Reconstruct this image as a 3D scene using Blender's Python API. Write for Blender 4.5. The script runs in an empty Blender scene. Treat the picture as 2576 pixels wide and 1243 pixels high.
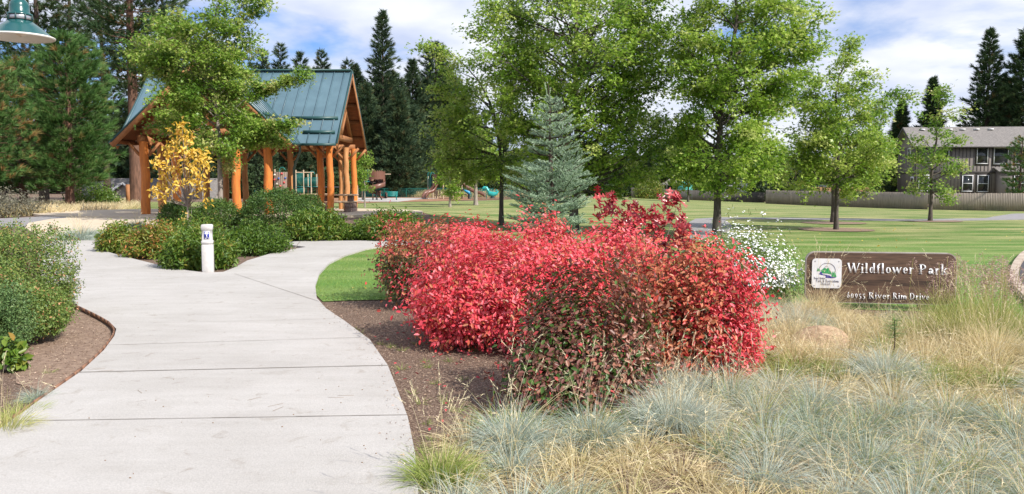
import bpy, bmesh, math, random
import numpy as np
from mathutils import Vector, Matrix

S = bpy.context.scene
COL = S.collection
R = math.radians
PI = math.pi

# ------------------------------------------------------------------ camera
F = 2077.0                      # focal length in pixels of a 2576 wide picture
CX, CY, HZ = 1288.0, 621.5, 465.0
EYE = 1.6
PITCH = math.atan((CY - HZ) / F)
cam_d = bpy.data.cameras.new('camera')
cam = bpy.data.objects.new('camera', cam_d)
COL.objects.link(cam)
cam_d.sensor_width = 36.0
cam_d.lens = 36.0 * F / 2576.0
cam_d.clip_end = 2000
cam_d.clip_start = 0.05
cam.location = (0, 0, EYE)
cam.rotation_euler = (PI / 2 - PITCH, 0, 0)
S.camera = cam

# ------------------------------------------------------------------ sun, sky
SUN_EL = R(41)
sd = Vector((0.79, -0.61, 0)).normalized()
SUND = Vector((sd.x * math.cos(SUN_EL), sd.y * math.cos(SUN_EL), math.sin(SUN_EL)))
sun_d = bpy.data.lights.new('sun', 'SUN')
sun_d.energy = 5.0
sun_d.angle = R(0.5)
sun_d.color = (1.0, 0.95, 0.87)
sun = bpy.data.objects.new('sun', sun_d)
COL.objects.link(sun)
sun.rotation_euler = SUND.to_track_quat('Z', 'Y').to_euler()

W = bpy.data.worlds.new('World')
S.world = W
W.use_nodes = True
nt = W.node_tree
for n in list(nt.nodes):
    nt.nodes.remove(n)
def N_(t, **k):
    n = nt.nodes.new(t)
    for a, b in k.items():
        setattr(n, a, b)
    return n
out = N_('ShaderNodeOutputWorld'); bg = N_('ShaderNodeBackground')
sky = N_('ShaderNodeTexSky', sky_type='NISHITA')
sky.sun_disc = False
sky.sun_elevation = SUN_EL
sky.sun_rotation = math.atan2(SUND.x, SUND.y)
sky.dust_density = 1.0
tc = N_('ShaderNodeTexCoord')
sep = N_('ShaderNodeSeparateXYZ')
nt.links.new(tc.outputs['Generated'], sep.inputs[0])
def wm(op, a, b=None):
    m = N_('ShaderNodeMath', operation=op)
    for i, v in enumerate((a, b)):
        if v is None: continue
        if isinstance(v, (int, float)): m.inputs[i].default_value = v
        else: nt.links.new(v, m.inputs[i])
    return m.outputs[0]
zz = wm('ADD', wm('MAXIMUM', sep.outputs[2], 0.0), 0.22)
cmb = N_('ShaderNodeCombineXYZ')
nt.links.new(wm('DIVIDE', sep.outputs[0], zz), cmb.inputs[0])
nt.links.new(wm('DIVIDE', sep.outputs[1], zz), cmb.inputs[1])
cmb.inputs[2].default_value = 1.0
no = N_('ShaderNodeTexNoise'); no.inputs['Scale'].default_value = 1.25
no.inputs['Detail'].default_value = 9; no.inputs['Roughness'].default_value = 0.52
no.inputs['Distortion'].default_value = 0.35
nt.links.new(cmb.outputs[0], no.inputs['Vector'])
rp = N_('ShaderNodeValToRGB')
rp.color_ramp.elements[0].position = 0.36; rp.color_ramp.elements[0].color = (0.10, 0.10, 0.10, 1)
rp.color_ramp.elements[1].position = 0.48; rp.color_ramp.elements[1].color = (1, 1, 1, 1)
nt.links.new(no.outputs[0], rp.inputs[0])
no2 = N_('ShaderNodeTexNoise'); no2.inputs['Scale'].default_value = 2.6
no2.inputs['Detail'].default_value = 6; no2.inputs['Roughness'].default_value = 0.5
nt.links.new(cmb.outputs[0], no2.inputs['Vector'])
rp2 = N_('ShaderNodeValToRGB')
rp2.color_ramp.elements[0].position = 0.35; rp2.color_ramp.elements[0].color = (5.9, 6.7, 8.9, 1)
rp2.color_ramp.elements[1].position = 0.62; rp2.color_ramp.elements[1].color = (9.2, 9.5, 10.2, 1)
nt.links.new(no2.outputs[0], rp2.inputs[0])
mx = N_('ShaderNodeMixRGB')
tn = N_('ShaderNodeMixRGB', blend_type='MULTIPLY'); tn.inputs[0].default_value = 1; tn.inputs[2].default_value = (0.62, 0.95, 1.55, 1)
nt.links.new(sky.outputs[0], tn.inputs[1]); nt.links.new(rp.outputs[0], mx.inputs[0]); nt.links.new(tn.outputs[0], mx.inputs[1]); nt.links.new(rp2.outputs[0], mx.inputs[2])
nt.links.new(mx.outputs[0], bg.inputs[0]); bg.inputs[1].default_value = 0.084
nt.links.new(bg.outputs[0], out.inputs[0])

S.view_settings.view_transform = 'Standard'
S.view_settings.look = 'None'
S.view_settings.exposure = 0.38
S.view_settings.gamma = 1.0
S.cycles.max_bounces = 6
S.cycles.transparent_max_bounces = 8
S.cycles.caustics_reflective = False
S.cycles.caustics_refractive = False

# ------------------------------------------------------------------ terrain + pixel helpers
def sst(a, b, x):
    t = np.clip((x - a) / (b - a), 0, 1)
    return t * t * (3 - 2 * t)
def gz(x, y):
    r = np.hypot(x + 12.5, (y - 37))
    z = 0.36 * (1 - sst(7.0, 14.0, r))
    z = z - 1.05 * sst(5, 42, x) * sst(35, 85, y)
    return z
cp, sp_ = math.cos(PITCH), math.sin(PITCH)
def ray(px, py):
    a, b = (px - CX) / F, -(py - CY) / F
    return Vector((a, cp + b * sp_, -sp_ + b * cp))
def P(px, py, Y):
    d = ray(px, py)
    return Vector((d.x / d.y * Y, Y, EYE + d.z / d.y * Y))
def G(px, py):
    d = ray(px, py)
    if d.z > -0.0005: d.z = -0.0005
    lo, hi = 0.5, 400.0
    t = lo
    while t < hi:
        p = Vector((0, 0, EYE)) + d * t
        if p.z < float(gz(p.x, p.y)): break
        t *= 1.01
    a, b = t / 1.01, t
    for _ in range(20):
        m = (a + b) / 2
        p = Vector((0, 0, EYE)) + d * m
        if p.z < float(gz(p.x, p.y)): b = m
        else: a = m
    p.z = float(gz(p.x, p.y))
    return p

# ------------------------------------------------------------------ materials
def mat_new(name):
    m = bpy.data.materials.new(name)
    m.use_nodes = True
    return m, m.node_tree, m.node_tree.nodes['Principled BSDF'], m.node_tree.nodes['Material Output']
def rgba(c): return (c[0], c[1], c[2], 1)
def mat(name, c1, c2=None, scale=8.0, rough=0.75, bump=0.0, bscale=None, stretch=(1, 1, 1), metal=0.0, detail=6, c3=None, spec=0.3, pos=(0.35, 0.65), rot=(0, 0, 0)):
    m, t, b, o = mat_new(name)
    b.inputs['Roughness'].default_value = rough
    b.inputs['Metallic'].default_value = metal
    b.inputs['Specular IOR Level'].default_value = spec
    geo = t.nodes.new('ShaderNodeTexCoord')
    mp = t.nodes.new('ShaderNodeMapping'); mp.inputs['Scale'].default_value = stretch; mp.inputs['Rotation'].default_value = rot
    t.links.new(geo.outputs['Object'], mp.inputs[0])
    if c2 is None:
        c2 = tuple(x * 0.82 for x in c1)
    n = t.nodes.new('ShaderNodeTexNoise'); n.inputs['Scale'].default_value = scale
    n.inputs['Detail'].default_value = detail; n.inputs['Roughness'].default_value = 0.6
    t.links.new(mp.outputs[0], n.inputs['Vector'])
    r = t.nodes.new('ShaderNodeValToRGB')
    r.color_ramp.elements[0].position = pos[0]; r.color_ramp.elements[0].color = rgba(c2)
    r.color_ramp.elements[1].position = pos[1]; r.color_ramp.elements[1].color = rgba(c1)
    if c3:
        e = r.color_ramp.elements.new((pos[0] + pos[1]) / 2 + 0.02); e.color = rgba(c3)
    t.links.new(n.outputs[0], r.inputs[0]); t.links.new(r.outputs[0], b.inputs['Base Color'])
    if bump:
        n2 = t.nodes.new('ShaderNodeTexNoise'); n2.inputs['Scale'].default_value = bscale or scale * 3
        n2.inputs['Detail'].default_value = 5
        t.links.new(mp.outputs[0], n2.inputs['Vector'])
        bp = t.nodes.new('ShaderNodeBump'); bp.inputs['Strength'].default_value = bump; bp.inputs['Distance'].default_value = 0.02
        t.links.new(n2.outputs[0], bp.inputs['Height']); t.links.new(bp.outputs[0], b.inputs['Normal'])
    return m
def leafmat(name, cols, transl=0.3, rough=0.5, spec=0.3):
    """colour picked per leaf by the point attribute 'tint' (0..1)"""
    m, t, b, o = mat_new(name)
    a = t.nodes.new('ShaderNodeAttribute'); a.attribute_name = 'tint'
    r = t.nodes.new('ShaderNodeValToRGB')
    cr = r.color_ramp
    n = len(cols)
    cr.elements[0].position = 0; cr.elements[0].color = rgba(cols[0])
    cr.elements[1].position = 1; cr.elements[1].color = rgba(cols[-1])
    for i in range(1, n - 1):
        e = cr.elements.new(i / (n - 1)); e.color = rgba(cols[i])
    t.links.new(a.outputs['Fac'], r.inputs[0])
    t.links.new(r.outputs[0], b.inputs['Base Color'])
    b.inputs['Roughness'].default_value = rough
    b.inputs['Specular IOR Level'].default_value = spec
    if transl > 0:
        tr = t.nodes.new('ShaderNodeBsdfTranslucent')
        t.links.new(r.outputs[0], tr.inputs[0])
        ms = t.nodes.new('ShaderNodeMixShader'); ms.inputs[0].default_value = transl
        t.links.new(b.outputs[0], ms.inputs[1]); t.links.new(tr.outputs[0], ms.inputs[2])
        t.links.new(ms.outputs[0], o.inputs[0])
    return m
def flat(name, c, rough=0.6, metal=0.0, spec=0.4):
    return mat(name, c, tuple(x * 0.88 for x in c), 6, rough, metal=metal, spec=spec)

# ------------------------------------------------------------------ mesh collector
class MB:
    def __init__(s): s.v = []; s.f = []; s.t = []; s.n = 0
    def add(s, v, f, tint=0.5):
        v = np.asarray(v, float).reshape(-1, 3); f = np.asarray(f, int)
        s.v.append(v); s.f.append(f + s.n); s.n += len(v)
        s.t.append(np.broadcast_to(np.asarray(tint, float), (len(v),)))
    def build(s, name, material, parent=None, smooth=False, loc=None):
        me = bpy.data.meshes.new(name)
        if s.v:
            V = np.concatenate(s.v)
            if loc is not None: V = V - np.array(loc)
            T = np.concatenate(s.t)
            idx = np.concatenate([f.ravel() for f in s.f])
            tot = np.concatenate([np.full(len(f), f.shape[1]) for f in s.f])
            st = np.concatenate([[0], np.cumsum(tot)[:-1]])
            me.vertices.add(len(V)); me.vertices.foreach_set('co', V.astype(np.float32).ravel())
            me.loops.add(len(idx)); me.loops.foreach_set('vertex_index', idx.astype(np.int32))
            me.polygons.add(len(tot))
            me.polygons.foreach_set('loop_start', st.astype(np.int32))
            me.polygons.foreach_set('loop_total', tot.astype(np.int32))
            if smooth: me.polygons.foreach_set('use_smooth', np.ones(len(tot), bool))
            a = me.attributes.new('tint', 'FLOAT', 'POINT'); a.data.foreach_set('value', T.astype(np.float32))
            me.update(calc_edges=True)
        me.materials.append(material)
        o = bpy.data.objects.new(name, me)
        COL.objects.link(o)
        if parent: o.parent = parent
        if loc is not None: o.location = loc
        return o
    def box(s, c, d, rz=0.0, M=None):
        x, y, z = d[0] / 2, d[1] / 2, d[2] / 2
        v = np.array([(-x, -y, -z), (x, -y, -z), (x, y, -z), (-x, y, -z), (-x, -y, z), (x, -y, z), (x, y, z), (-x, y, z)])
        if rz:
            cs, sn = math.cos(rz), math.sin(rz)
            v = np.stack([v[:, 0] * cs - v[:, 1] * sn, v[:, 0] * sn + v[:, 1] * cs, v[:, 2]], 1)
        v = v + np.array(c)
        s.add(v, [(0, 3, 2, 1), (4, 5, 6, 7), (0, 1, 5, 4), (1, 2, 6, 5), (2, 3, 7, 6), (3, 0, 4, 7)])
    def bar(s, a, b, w, h):
        """square bar from a to b"""
        a, b = Vector(a), Vector(b)
        d = (b - a).normalized()
        up = Vector((0, 0, 1)) if abs(d.z) < 0.98 else Vector((0, 1, 0))
        x = d.cross(up).normalized(); y = x.cross(d)
        v = []
        for p in (a, b):
            for sx, sy in ((-1, -1), (1, -1), (1, 1), (-1, 1)):
                v.append(p + x * sx * w / 2 + y * sy * h / 2)
        s.add([tuple(q) for q in v], [(3, 2, 1, 0), (4, 5, 6, 7), (0, 1, 5, 4), (1, 2, 6, 5), (2, 3, 7, 6), (3, 0, 4, 7)])
    def tube(s, pts, rad, n=8, cap=True, tint=0.5):
        pts = np.asarray([tuple(p) for p in pts], float)
        rad = np.broadcast_to(np.asarray(rad, float), (len(pts),))
        tg = np.gradient(pts, axis=0)
        tg /= np.linalg.norm(tg, axis=1)[:, None] + 1e-9
        ref = np.array([0, 0, 1.0]) if abs(tg[0][2]) < 0.9 else np.array([0, 1.0, 0])
        a = np.arange(n) * 2 * PI / n
        rings = []
        for p, t, r in zip(pts, tg, rad):
            x = np.cross(t, ref); x /= np.linalg.norm(x) + 1e-9
            ref = np.cross(x, t)
            rings.append(p + r * (np.cos(a)[:, None] * x + np.sin(a)[:, None] * ref))
        v = np.concatenate(rings)
        k = len(pts)
        f = []
        for i in range(k - 1):
            for j in range(n):
                f.append((i * n + j, i * n + (j + 1) % n, (i + 1) * n + (j + 1) % n, (i + 1) * n + j))
        s.add(v, f, tint)
        if cap:
            s.add(rings[0], [tuple(range(n))[::-1]], tint); s.add(rings[-1], [tuple(range(n))], tint)
    def prism(s, poly, lo, hi):
        """vertical prism over polygon [(x,y)], lo/hi z (numbers or functions)"""
        n = len(poly)
        lz = [lo(*p) if callable(lo) else lo for p in poly]; hz = [hi(*p) if callable(hi) else hi for p in poly]
        v = [(p[0], p[1], z) for p, z in zip(poly, lz)] + [(p[0], p[1], z) for p, z in zip(poly, hz)]
        s.add(v[n:], [tuple(range(n))]); s.add(v[:n], [tuple(range(n))[::-1]])
        s.add(v, [(i, (i + 1) % n, n + (i + 1) % n, n + i) for i in range(n)])
    def slab(s, poly3, th):
        """polygon in 3D thickened downwards along its normal"""
        p = [Vector(q) for q in poly3]
        nrm = (p[1] - p[0]).cross(p[2] - p[0]).normalized()
        if nrm.z < 0: p.reverse(); nrm = -nrm
        n = len(p)
        q = [a - nrm * th for a in p]
        s.add([tuple(a) for a in p], [tuple(range(n))]); s.add([tuple(a) for a in q], [tuple(range(n))[::-1]])
        s.add([tuple(a) for a in q + p], [(i, (i + 1) % n, n + (i + 1) % n, n + i) for i in range(n)])
    def lathe(s, prof, c, n=28):
        """prof [(r,z)] about vertical axis at c"""
        a = np.arange(n) * 2 * PI / n
        v = np.concatenate([np.stack([c[0] + r * np.cos(a), c[1] + r * np.sin(a), np.full(n, c[2] + z)], 1) for r, z in prof])
        f = [(i * n + j, i * n + (j + 1) % n, (i + 1) * n + (j + 1) % n, (i + 1) * n + j) for i in range(len(prof) - 1) for j in range(n)]
        s.add(v, f)

def nz(v): return v / (np.linalg.norm(v, axis=-1, keepdims=True) + 1e-9)
def leaf_rh(mb, p, a, n, L, Wd, tint):
    """rhombus leaves"""
    k = len(p); a = nz(a); sd_ = nz(np.cross(a, n)); n2 = np.cross(sd_, a)
    L = np.broadcast_to(L, (k,))[:, None]; Wd = np.broadcast_to(Wd, (k,))[:, None]
    mid = p + a * L * 0.45 - n2 * Wd * 0.12
    v = np.stack([p, mid + sd_ * Wd / 2 + n2 * Wd * .2, p + a * L, mid - sd_ * Wd / 2 + n2 * Wd * .2], 1).reshape(-1, 3)
    mb.add(v, np.arange(k * 4).reshape(-1, 4), np.repeat(np.broadcast_to(tint, (k,)), 4))
def leaf_fold(mb, p, a, n, L, Wd, tint):
    k = len(p); a = nz(a); sd_ = nz(np.cross(a, n)); n2 = np.cross(sd_, a)
    L = np.broadcast_to(L, (k,))[:, None]; Wd = np.broadcast_to(Wd, (k,))[:, None]
    u = n2 * Wd * 0.16
    v = np.stack([p, p + a * L * .28 + sd_ * Wd * .46 + u, p + a * L * .7 + sd_ * Wd * .38 + u, p + a * L - n2 * L * .08,
                  p + a * L * .7 - sd_ * Wd * .38 + u, p + a * L * .28 - sd_ * Wd * .46 + u], 1).reshape(-1, 3)
    b = np.arange(k)[:, None] * 6
    f = np.concatenate([b + np.array([0, 1, 2, 3]), b + np.array([0, 3, 4, 5])])
    mb.add(v, f, np.repeat(np.broadcast_to(tint, (k,)), 6))
def needles(mb, p, a, L, Wd, tint, rg):
    k = len(p); a = nz(a); q = nz(np.cross(a, rg.normal(size=(k, 3))))
    L = np.broadcast_to(L, (k,))[:, None]; Wd = np.broadcast_to(Wd, (k,))[:, None]
    v = np.stack([p - q * Wd / 2, p + q * Wd / 2, p + a * L], 1).reshape(-1, 3)
    mb.add(v, np.arange(k * 3).reshape(-1, 3), np.repeat(np.broadcast_to(tint, (k,)), 3))
def blades(mb, p, d, L, Wd, droop, tint, rg, seg=3):
    """curved grass blades"""
    k = len(p); d = nz(d.copy()); side = nz(np.cross(d, rg.normal(size=(k, 3))))
    L = np.broadcast_to(L, (k,))[:, None]; Wd = np.broadcast_to(Wd, (k,))[:, None]; droop = np.broadcast_to(droop, (k,))[:, None]
    rows = []; q = p.copy()
    for i in range(seg + 1):
        w = Wd * (1 - 0.85 * i / seg)
        rows += [q - side * w / 2, q + side * w / 2]
        d = nz(d + np.array([0, 0, -1.0]) * droop / seg * (i + .5))
        q = q + d * L / seg
    v = np.stack(rows, 1).reshape(-1, 3)
    b = np.arange(k)[:, None] * (2 * seg + 2)
    f = np.concatenate([b + np.array([2 * i, 2 * i + 1, 2 * i + 3, 2 * i + 2]) for i in range(seg)])
    mb.add(v, f, np.repeat(np.broadcast_to(tint, (k,)), 2 * seg + 2))

def tag(o, label, cat, group=None, kind=None):
    o['label'] = label; o['category'] = cat
    if group: o['group'] = group
    if kind: o['kind'] = kind
    return o
def struct(o):
    o['kind'] = 'structure'; return o
def empty(name, loc, label, cat, group=None):
    o = bpy.data.objects.new(name, None); COL.objects.link(o); o.location = loc
    return tag(o, label, cat, group)
def copy_thing(o, loc, rz=0.0, sc=(1, 1, 1), label=None, group=None):
    c = o.copy(); COL.objects.link(c); c.location = loc; c.rotation_euler = (0, 0, rz); c.scale = sc
    if label: c['label'] = label
    if group: c['group'] = group
    for ch in list(o.children):
        k = ch.copy(); COL.objects.link(k); k.parent = c
        for g_ in list(ch.children):
            q = g_.copy(); COL.objects.link(q); q.parent = k
    return c
def RG(s): return np.random.default_rng(s)

# ------------------------------------------------------------------ ground, lawn, paths
M_mulch = mat('bark_mulch', (0.36, 0.27, 0.20), (0.085, 0.052, 0.036), 55, 0.95, 1.0, 90, detail=12, c3=(0.19, 0.125, 0.09), pos=(0.38, 0.64))
M_soil = mat('packed_soil', (0.31, 0.22, 0.16), (0.19, 0.125, 0.09), 16, 0.95, 0.5, 60, detail=10)
M_conc = mat('broom_concrete', (0.45, 0.435, 0.42), (0.39, 0.375, 0.36), 1.6, 0.85, 0.25, 120, detail=12, pos=(0.3, 0.62))
def concrete_mat():
    m, t, b, o = mat_new('weathered_concrete')
    b.inputs['Roughness'].default_value = .88; b.inputs['Specular IOR Level'].default_value = .2
    g = t.nodes.new('ShaderNodeTexCoord')
    def lay(sc, st, det, lo, hi, a, c, dist=0.0):
        mp = t.nodes.new('ShaderNodeMapping'); mp.inputs['Scale'].default_value = st; mp.inputs['Location'].default_value = (sc, sc * 2, 0)
        t.links.new(g.outputs['Object'], mp.inputs[0])
        n = t.nodes.new('ShaderNodeTexNoise'); n.inputs['Scale'].default_value = sc; n.inputs['Detail'].default_value = det; n.inputs['Roughness'].default_value = .65; n.inputs['Distortion'].default_value = dist
        t.links.new(mp.outputs[0], n.inputs['Vector'])
        r_ = t.nodes.new('ShaderNodeValToRGB'); r_.color_ramp.elements[0].position = lo; r_.color_ramp.elements[1].position = hi
        r_.color_ramp.elements[0].color = rgba(a); r_.color_ramp.elements[1].color = rgba(c)
        t.links.new(n.outputs[0], r_.inputs[0]); return r_.outputs[0], n.outputs[0]
    def mul(x, y):
        n = t.nodes.new('ShaderNodeMixRGB'); n.blend_type = 'MULTIPLY'; n.inputs[0].default_value = 1
        t.links.new(x, n.inputs[1]); t.links.new(y, n.inputs[2]); return n.outputs[0]
    c, _ = lay(.55, (1, 1, 1), 8, .36, .62, (.415, .392, .366), (.475, .452, .427))
    c = mul(c, lay(1.6, (.5, 3.0, 1), 6, .35, .6, (.93, .925, .915), (1, 1, 1))[0])        # broom drag across the walk
    c = mul(c, lay(5.0, (1, 1, 1), 10, .30, .42, (.80, .77, .73), (1, 1, 1), 1.0)[0])      # small stains
    fine, fn = lay(90, (1, 1, 1), 4, .3, .7, (.86, .86, .86), (1.1, 1.1, 1.1))
    c = mul(c, fine)
    t.links.new(c, b.inputs['Base Color'])
    bp = t.nodes.new('ShaderNodeBump'); bp.inputs['Strength'].default_value = .35; bp.inputs['Distance'].default_value = .01
    t.links.new(fn, bp.inputs['Height']); t.links.new(bp.outputs[0], b.inputs['Normal'])
    return m
M_conc = concrete_mat()
M_beige = mat('tan_concrete', (0.60, 0.50, 0.37), (0.52, 0.43, 0.32), 2, 0.85, 0.2, 60, detail=10)
M_asph = mat('grey_path', (0.30, 0.285, 0.28), (0.22, 0.21, 0.21), 3, 0.9, 0.3, 60, detail=10)
M_road = mat('asphalt', (0.085, 0.085, 0.095), (0.05, 0.05, 0.058), 8, 0.85, 0.3, 80, detail=10)
M_joint = flat('joint_dirt', (0.23, 0.20, 0.165), 0.95)

def lawn_mat():
    m, t, b, o = mat_new('mown_lawn')
    b.inputs['Roughness'].default_value = 0.9; b.inputs['Specular IOR Level'].default_value = 0.15
    g = t.nodes.new('ShaderNodeTexCoord')
    def noise(sc, st, det, ro=0.6):
        mp = t.nodes.new('ShaderNodeMapping'); mp.inputs['Scale'].default_value = st
        mp.inputs['Rotation'].default_value = (0, 0, R(4))
        t.links.new(g.outputs['Object'], mp.inputs[0])
        n = t.nodes.new('ShaderNodeTexNoise'); n.inputs['Scale'].default_value = sc; n.inputs['Detail'].default_value = det
        n.inputs['Roughness'].default_value = ro
        t.links.new(mp.outputs[0], n.inputs['Vector']); return n.outputs[0]
    def ramp(f, a, b_, ca, cb):
        r = t.nodes.new('ShaderNodeValToRGB'); r.color_ramp.elements[0].position = a; r.color_ramp.elements[1].position = b_
        r.color_ramp.elements[0].color = rgba(ca); r.color_ramp.elements[1].color = rgba(cb)
        t.links.new(f, r.inputs[0]); return r.outputs[0]
    def mixc(f, a, b_, mode='MIX'):
        n = t.nodes.new('ShaderNodeMixRGB'); n.blend_type = mode
        if isinstance(f, float): n.inputs[0].default_value = f
        else: t.links.new(f, n.inputs[0])
        for i, v in ((1, a), (2, b_)):
            if isinstance(v, tuple): n.inputs[i].default_value = rgba(v)
            else: t.links.new(v, n.inputs[i])
        return n.outputs[0]
    base = ramp(noise(0.35, (1, 1.6, 1), 8), 0.36, 0.64, (0.062, 0.14, 0.025), (0.135, 0.215, 0.05))
    stripes = ramp(noise(1.0, (0.22, 1.1, 1), 7, .6), 0.42, 0.60, (0, 0, 0), (.95, .95, .95))
    c = mixc(stripes, base, (0.38, 0.345, 0.16))
    # near the beds the irrigated turf is a fresher green
    sp = t.nodes.new('ShaderNodeSeparateXYZ'); t.links.new(g.outputs['Object'], sp.inputs[0])
    mr = t.nodes.new('ShaderNodeMapRange'); mr.inputs['From Min'].default_value = 14; mr.inputs['From Max'].default_value = 30
    t.links.new(sp.outputs[1], mr.inputs[0])
    c = mixc(mr.outputs[0], mixc(0.8, c, (0.13, 0.25, 0.05)), c)
    fine = ramp(noise(28, (1, 1, 1), 10, .75), 0.36, 0.64, (0.55, 0.55, 0.55), (1.35, 1.35, 1.35))
    c = mixc(1.0, c, fine, 'MULTIPLY')
    t.links.new(c, b.inputs['Base Color'])
    bp = t.nodes.new('ShaderNodeBump'); bp.inputs['Strength'].default_value = 0.7; bp.inputs['Distance'].default_value = 0.03
    t.links.new(noise(40, (1, 1, 1), 6, .7), bp.inputs['Height']); t.links.new(bp.outputs[0], b.inputs['Normal'])
    return m
M_lawn = lawn_mat()

def grid_ground():
    xs = np.concatenate([np.arange(-300, -60, 20), np.arange(-60, 70, 1.5), np.arange(70, 321, 20)])
    ys = np.concatenate([np.arange(-20, 0, 5), np.arange(0, 100, 1.5), np.arange(100, 520, 14)])
    X, Y = np.meshgrid(xs, ys)
    Z = gz(X, Y) - 0.02
    v = np.stack([X, Y, Z], -1).reshape(-1, 3)
    nx = len(xs)
    i = (np.arange(len(ys) - 1)[:, None] * nx + np.arange(nx - 1)[None]).ravel()
    mb = MB(); mb.add(v, np.stack([i, i + 1, i + nx + 1, i + nx], 1))
    return struct(mb.build('ground', M_mulch, smooth=True))
grid_ground()

def chaikin(p, it=2, closed=True):
    p = [Vector((q[0], q[1])) for q in p]
    for _ in range(it):
        n = len(p); o = []
        for i in range(n if closed else n - 1):
            a, b = p[i], p[(i + 1) % n]
            o += [a * .75 + b * .25, a * .25 + b * .75]
        p = o
    return p
def sheet(name, pts, material, off, thick=0.0, step=3.0, parent=None, smooth_it=0, level=None):
    """a polygon (world xy) draped on the terrain"""
    if smooth_it: pts = chaikin(pts, smooth_it)
    bm = bmesh.new()
    vs = [bm.verts.new((p[0], p[1], 0)) for p in pts]
    bm.faces.new(vs)
    bmesh.ops.triangulate(bm, faces=bm.faces[:])
    xs = [p[0] for p in pts]; ys = [p[1] for p in pts]
    for ax, lo, hi in ((0, min(xs), max(xs)), (1, min(ys), max(ys))):
        q = math.ceil(lo / step) * step
        while q < hi:
            co = (q, 0, 0) if ax == 0 else (0, q, 0); no_ = (1, 0, 0) if ax == 0 else (0, 1, 0)
            bmesh.ops.bisect_plane(bm, geom=bm.verts[:] + bm.edges[:] + bm.faces[:], plane_co=co, plane_no=no_, dist=1e-5)
            q += step
    bmesh.ops.recalc_face_normals(bm, faces=bm.faces[:])
    if sum(f.normal.z for f in bm.faces) < 0: bmesh.ops.reverse_faces(bm, faces=bm.faces[:])
    for v in bm.verts: v.co.z = (float(gz(v.co.x, v.co.y)) if level is None else level) + off
    if thick:
        be = [e for e in bm.edges if e.is_boundary]
        r = bmesh.ops.extrude_edge_only(bm, edges=be)
        for e in r['geom']:
            if isinstance(e, bmesh.types.BMVert): e.co.z -= thick
    me = bpy.data.meshes.new(name); bm.to_mesh(me); bm.free()
    me.materials.append(material)
    o = bpy.data.objects.new(name, me); COL.objects.link(o)
    if parent: o.parent = parent
    return o
def gp(lst): return [(G(*p).x, G(*p).y) for p in lst]

# lawn: everything right of the walk up to the fence, with the near edge traced by the beds
lawn_edge = [(795, 740), (812, 757), (880, 754), (975, 752), (1200, 745), (1500, 742), (1800, 748), (1960, 765), (2200, 778), (2400, 782), (2530, 800), (2700, 830)]
lawn_pts = gp([(985, 617), (920, 629), (868, 645), (828, 665), (803, 692), (793, 722)] + lawn_edge)
lawn_pts += [(30, 12), (80, 30), (95, 75), (60, 90), (45, 100), (38, 128), (15, 128), (10, 103), (3, 98), (-3, 84), (-11, 80), (-20, 78), (-30, 60), (-22, 46), (-14, 44), (-5, 42), (-3.5, 36), (-3.2, 30), (-3.2, 22.9)]
lawn = struct(sheet('lawn', lawn_pts, M_lawn, -0.008))
lawn2 = struct(sheet('lawn', [(-70, 62), (-20, 58), (-24, 75), (-70, 90)], M_lawn, 0.004))

# main concrete walk
walk = [(-700, 1700), (-260, 1290), (0, 1090), (100, 1016), (205, 942), (262, 888), (288, 852), (293, 834), (274, 814), (228, 790), (168, 762), (120, 735), (100, 690), (95, 640), (112, 608), (135, 601),
        (250, 606), (235, 626), (300, 645), (390, 668), (470, 684), (520, 690), (562, 688), (592, 676), (622, 659), (680, 641), (735, 630), (770, 624), (740, 620), (712, 612), (760, 609), (1000, 607), (1300, 604),
        (1300, 612), (1100, 612), (985, 617), (920, 629), (868, 645), (828, 665), (803, 692), (793, 722), (797, 755), (820, 781), (868, 814), (930, 861), (975, 926), (1002, 995), (1026, 1060), (1044, 1150), (1052, 1243), (1070, 1700)]
walk_o = struct(sheet('walkway', gp(walk), M_conc, 0.03, 0.07))
jb = MB()
def joint(mb, a, b, w=0.012):
    A, B = G(*a), G(*b)
    d = (B - A); d.z = 0; d.normalize(); s_ = Vector((-d.y, d.x, 0)) * w / 2
    n = 14
    for i in range(n):
        p, q = A.lerp(B, i / n), A.lerp(B, (i + 1) / n)
        jit = Vector((0, random.uniform(-.002, .002), 0))
        q4 = [p - s_, q - s_, q + s_ + jit, p + s_ + jit]
        mb.add([(v.x, v.y, float(gz(v.x, v.y)) + 0.034) for v in q4], [(0, 1, 2, 3)])
random.seed(3)
for a, b, w in [((28, 1071), (1024, 1055), .009), ((192, 946), (978, 928), .014), ((272, 876), (928, 856), .007), ((288, 822), (876, 808), .004), ((174, 768), (815, 748), .0035),
                ((170, 700), (480, 690), .005), ((590, 693), (802, 764), .008), ((165, 655), (330, 652), .008), ((740, 630), (755, 610), .02), ((1022, 618), (1000, 608), .02), ((860, 650), (640, 652), .006), ((-80, 1180), (1046, 1160), .0)]:
    if w: joint(jb, a, b, w)
jo = jb.build('control_joint', M_joint, walk_o)

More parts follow.
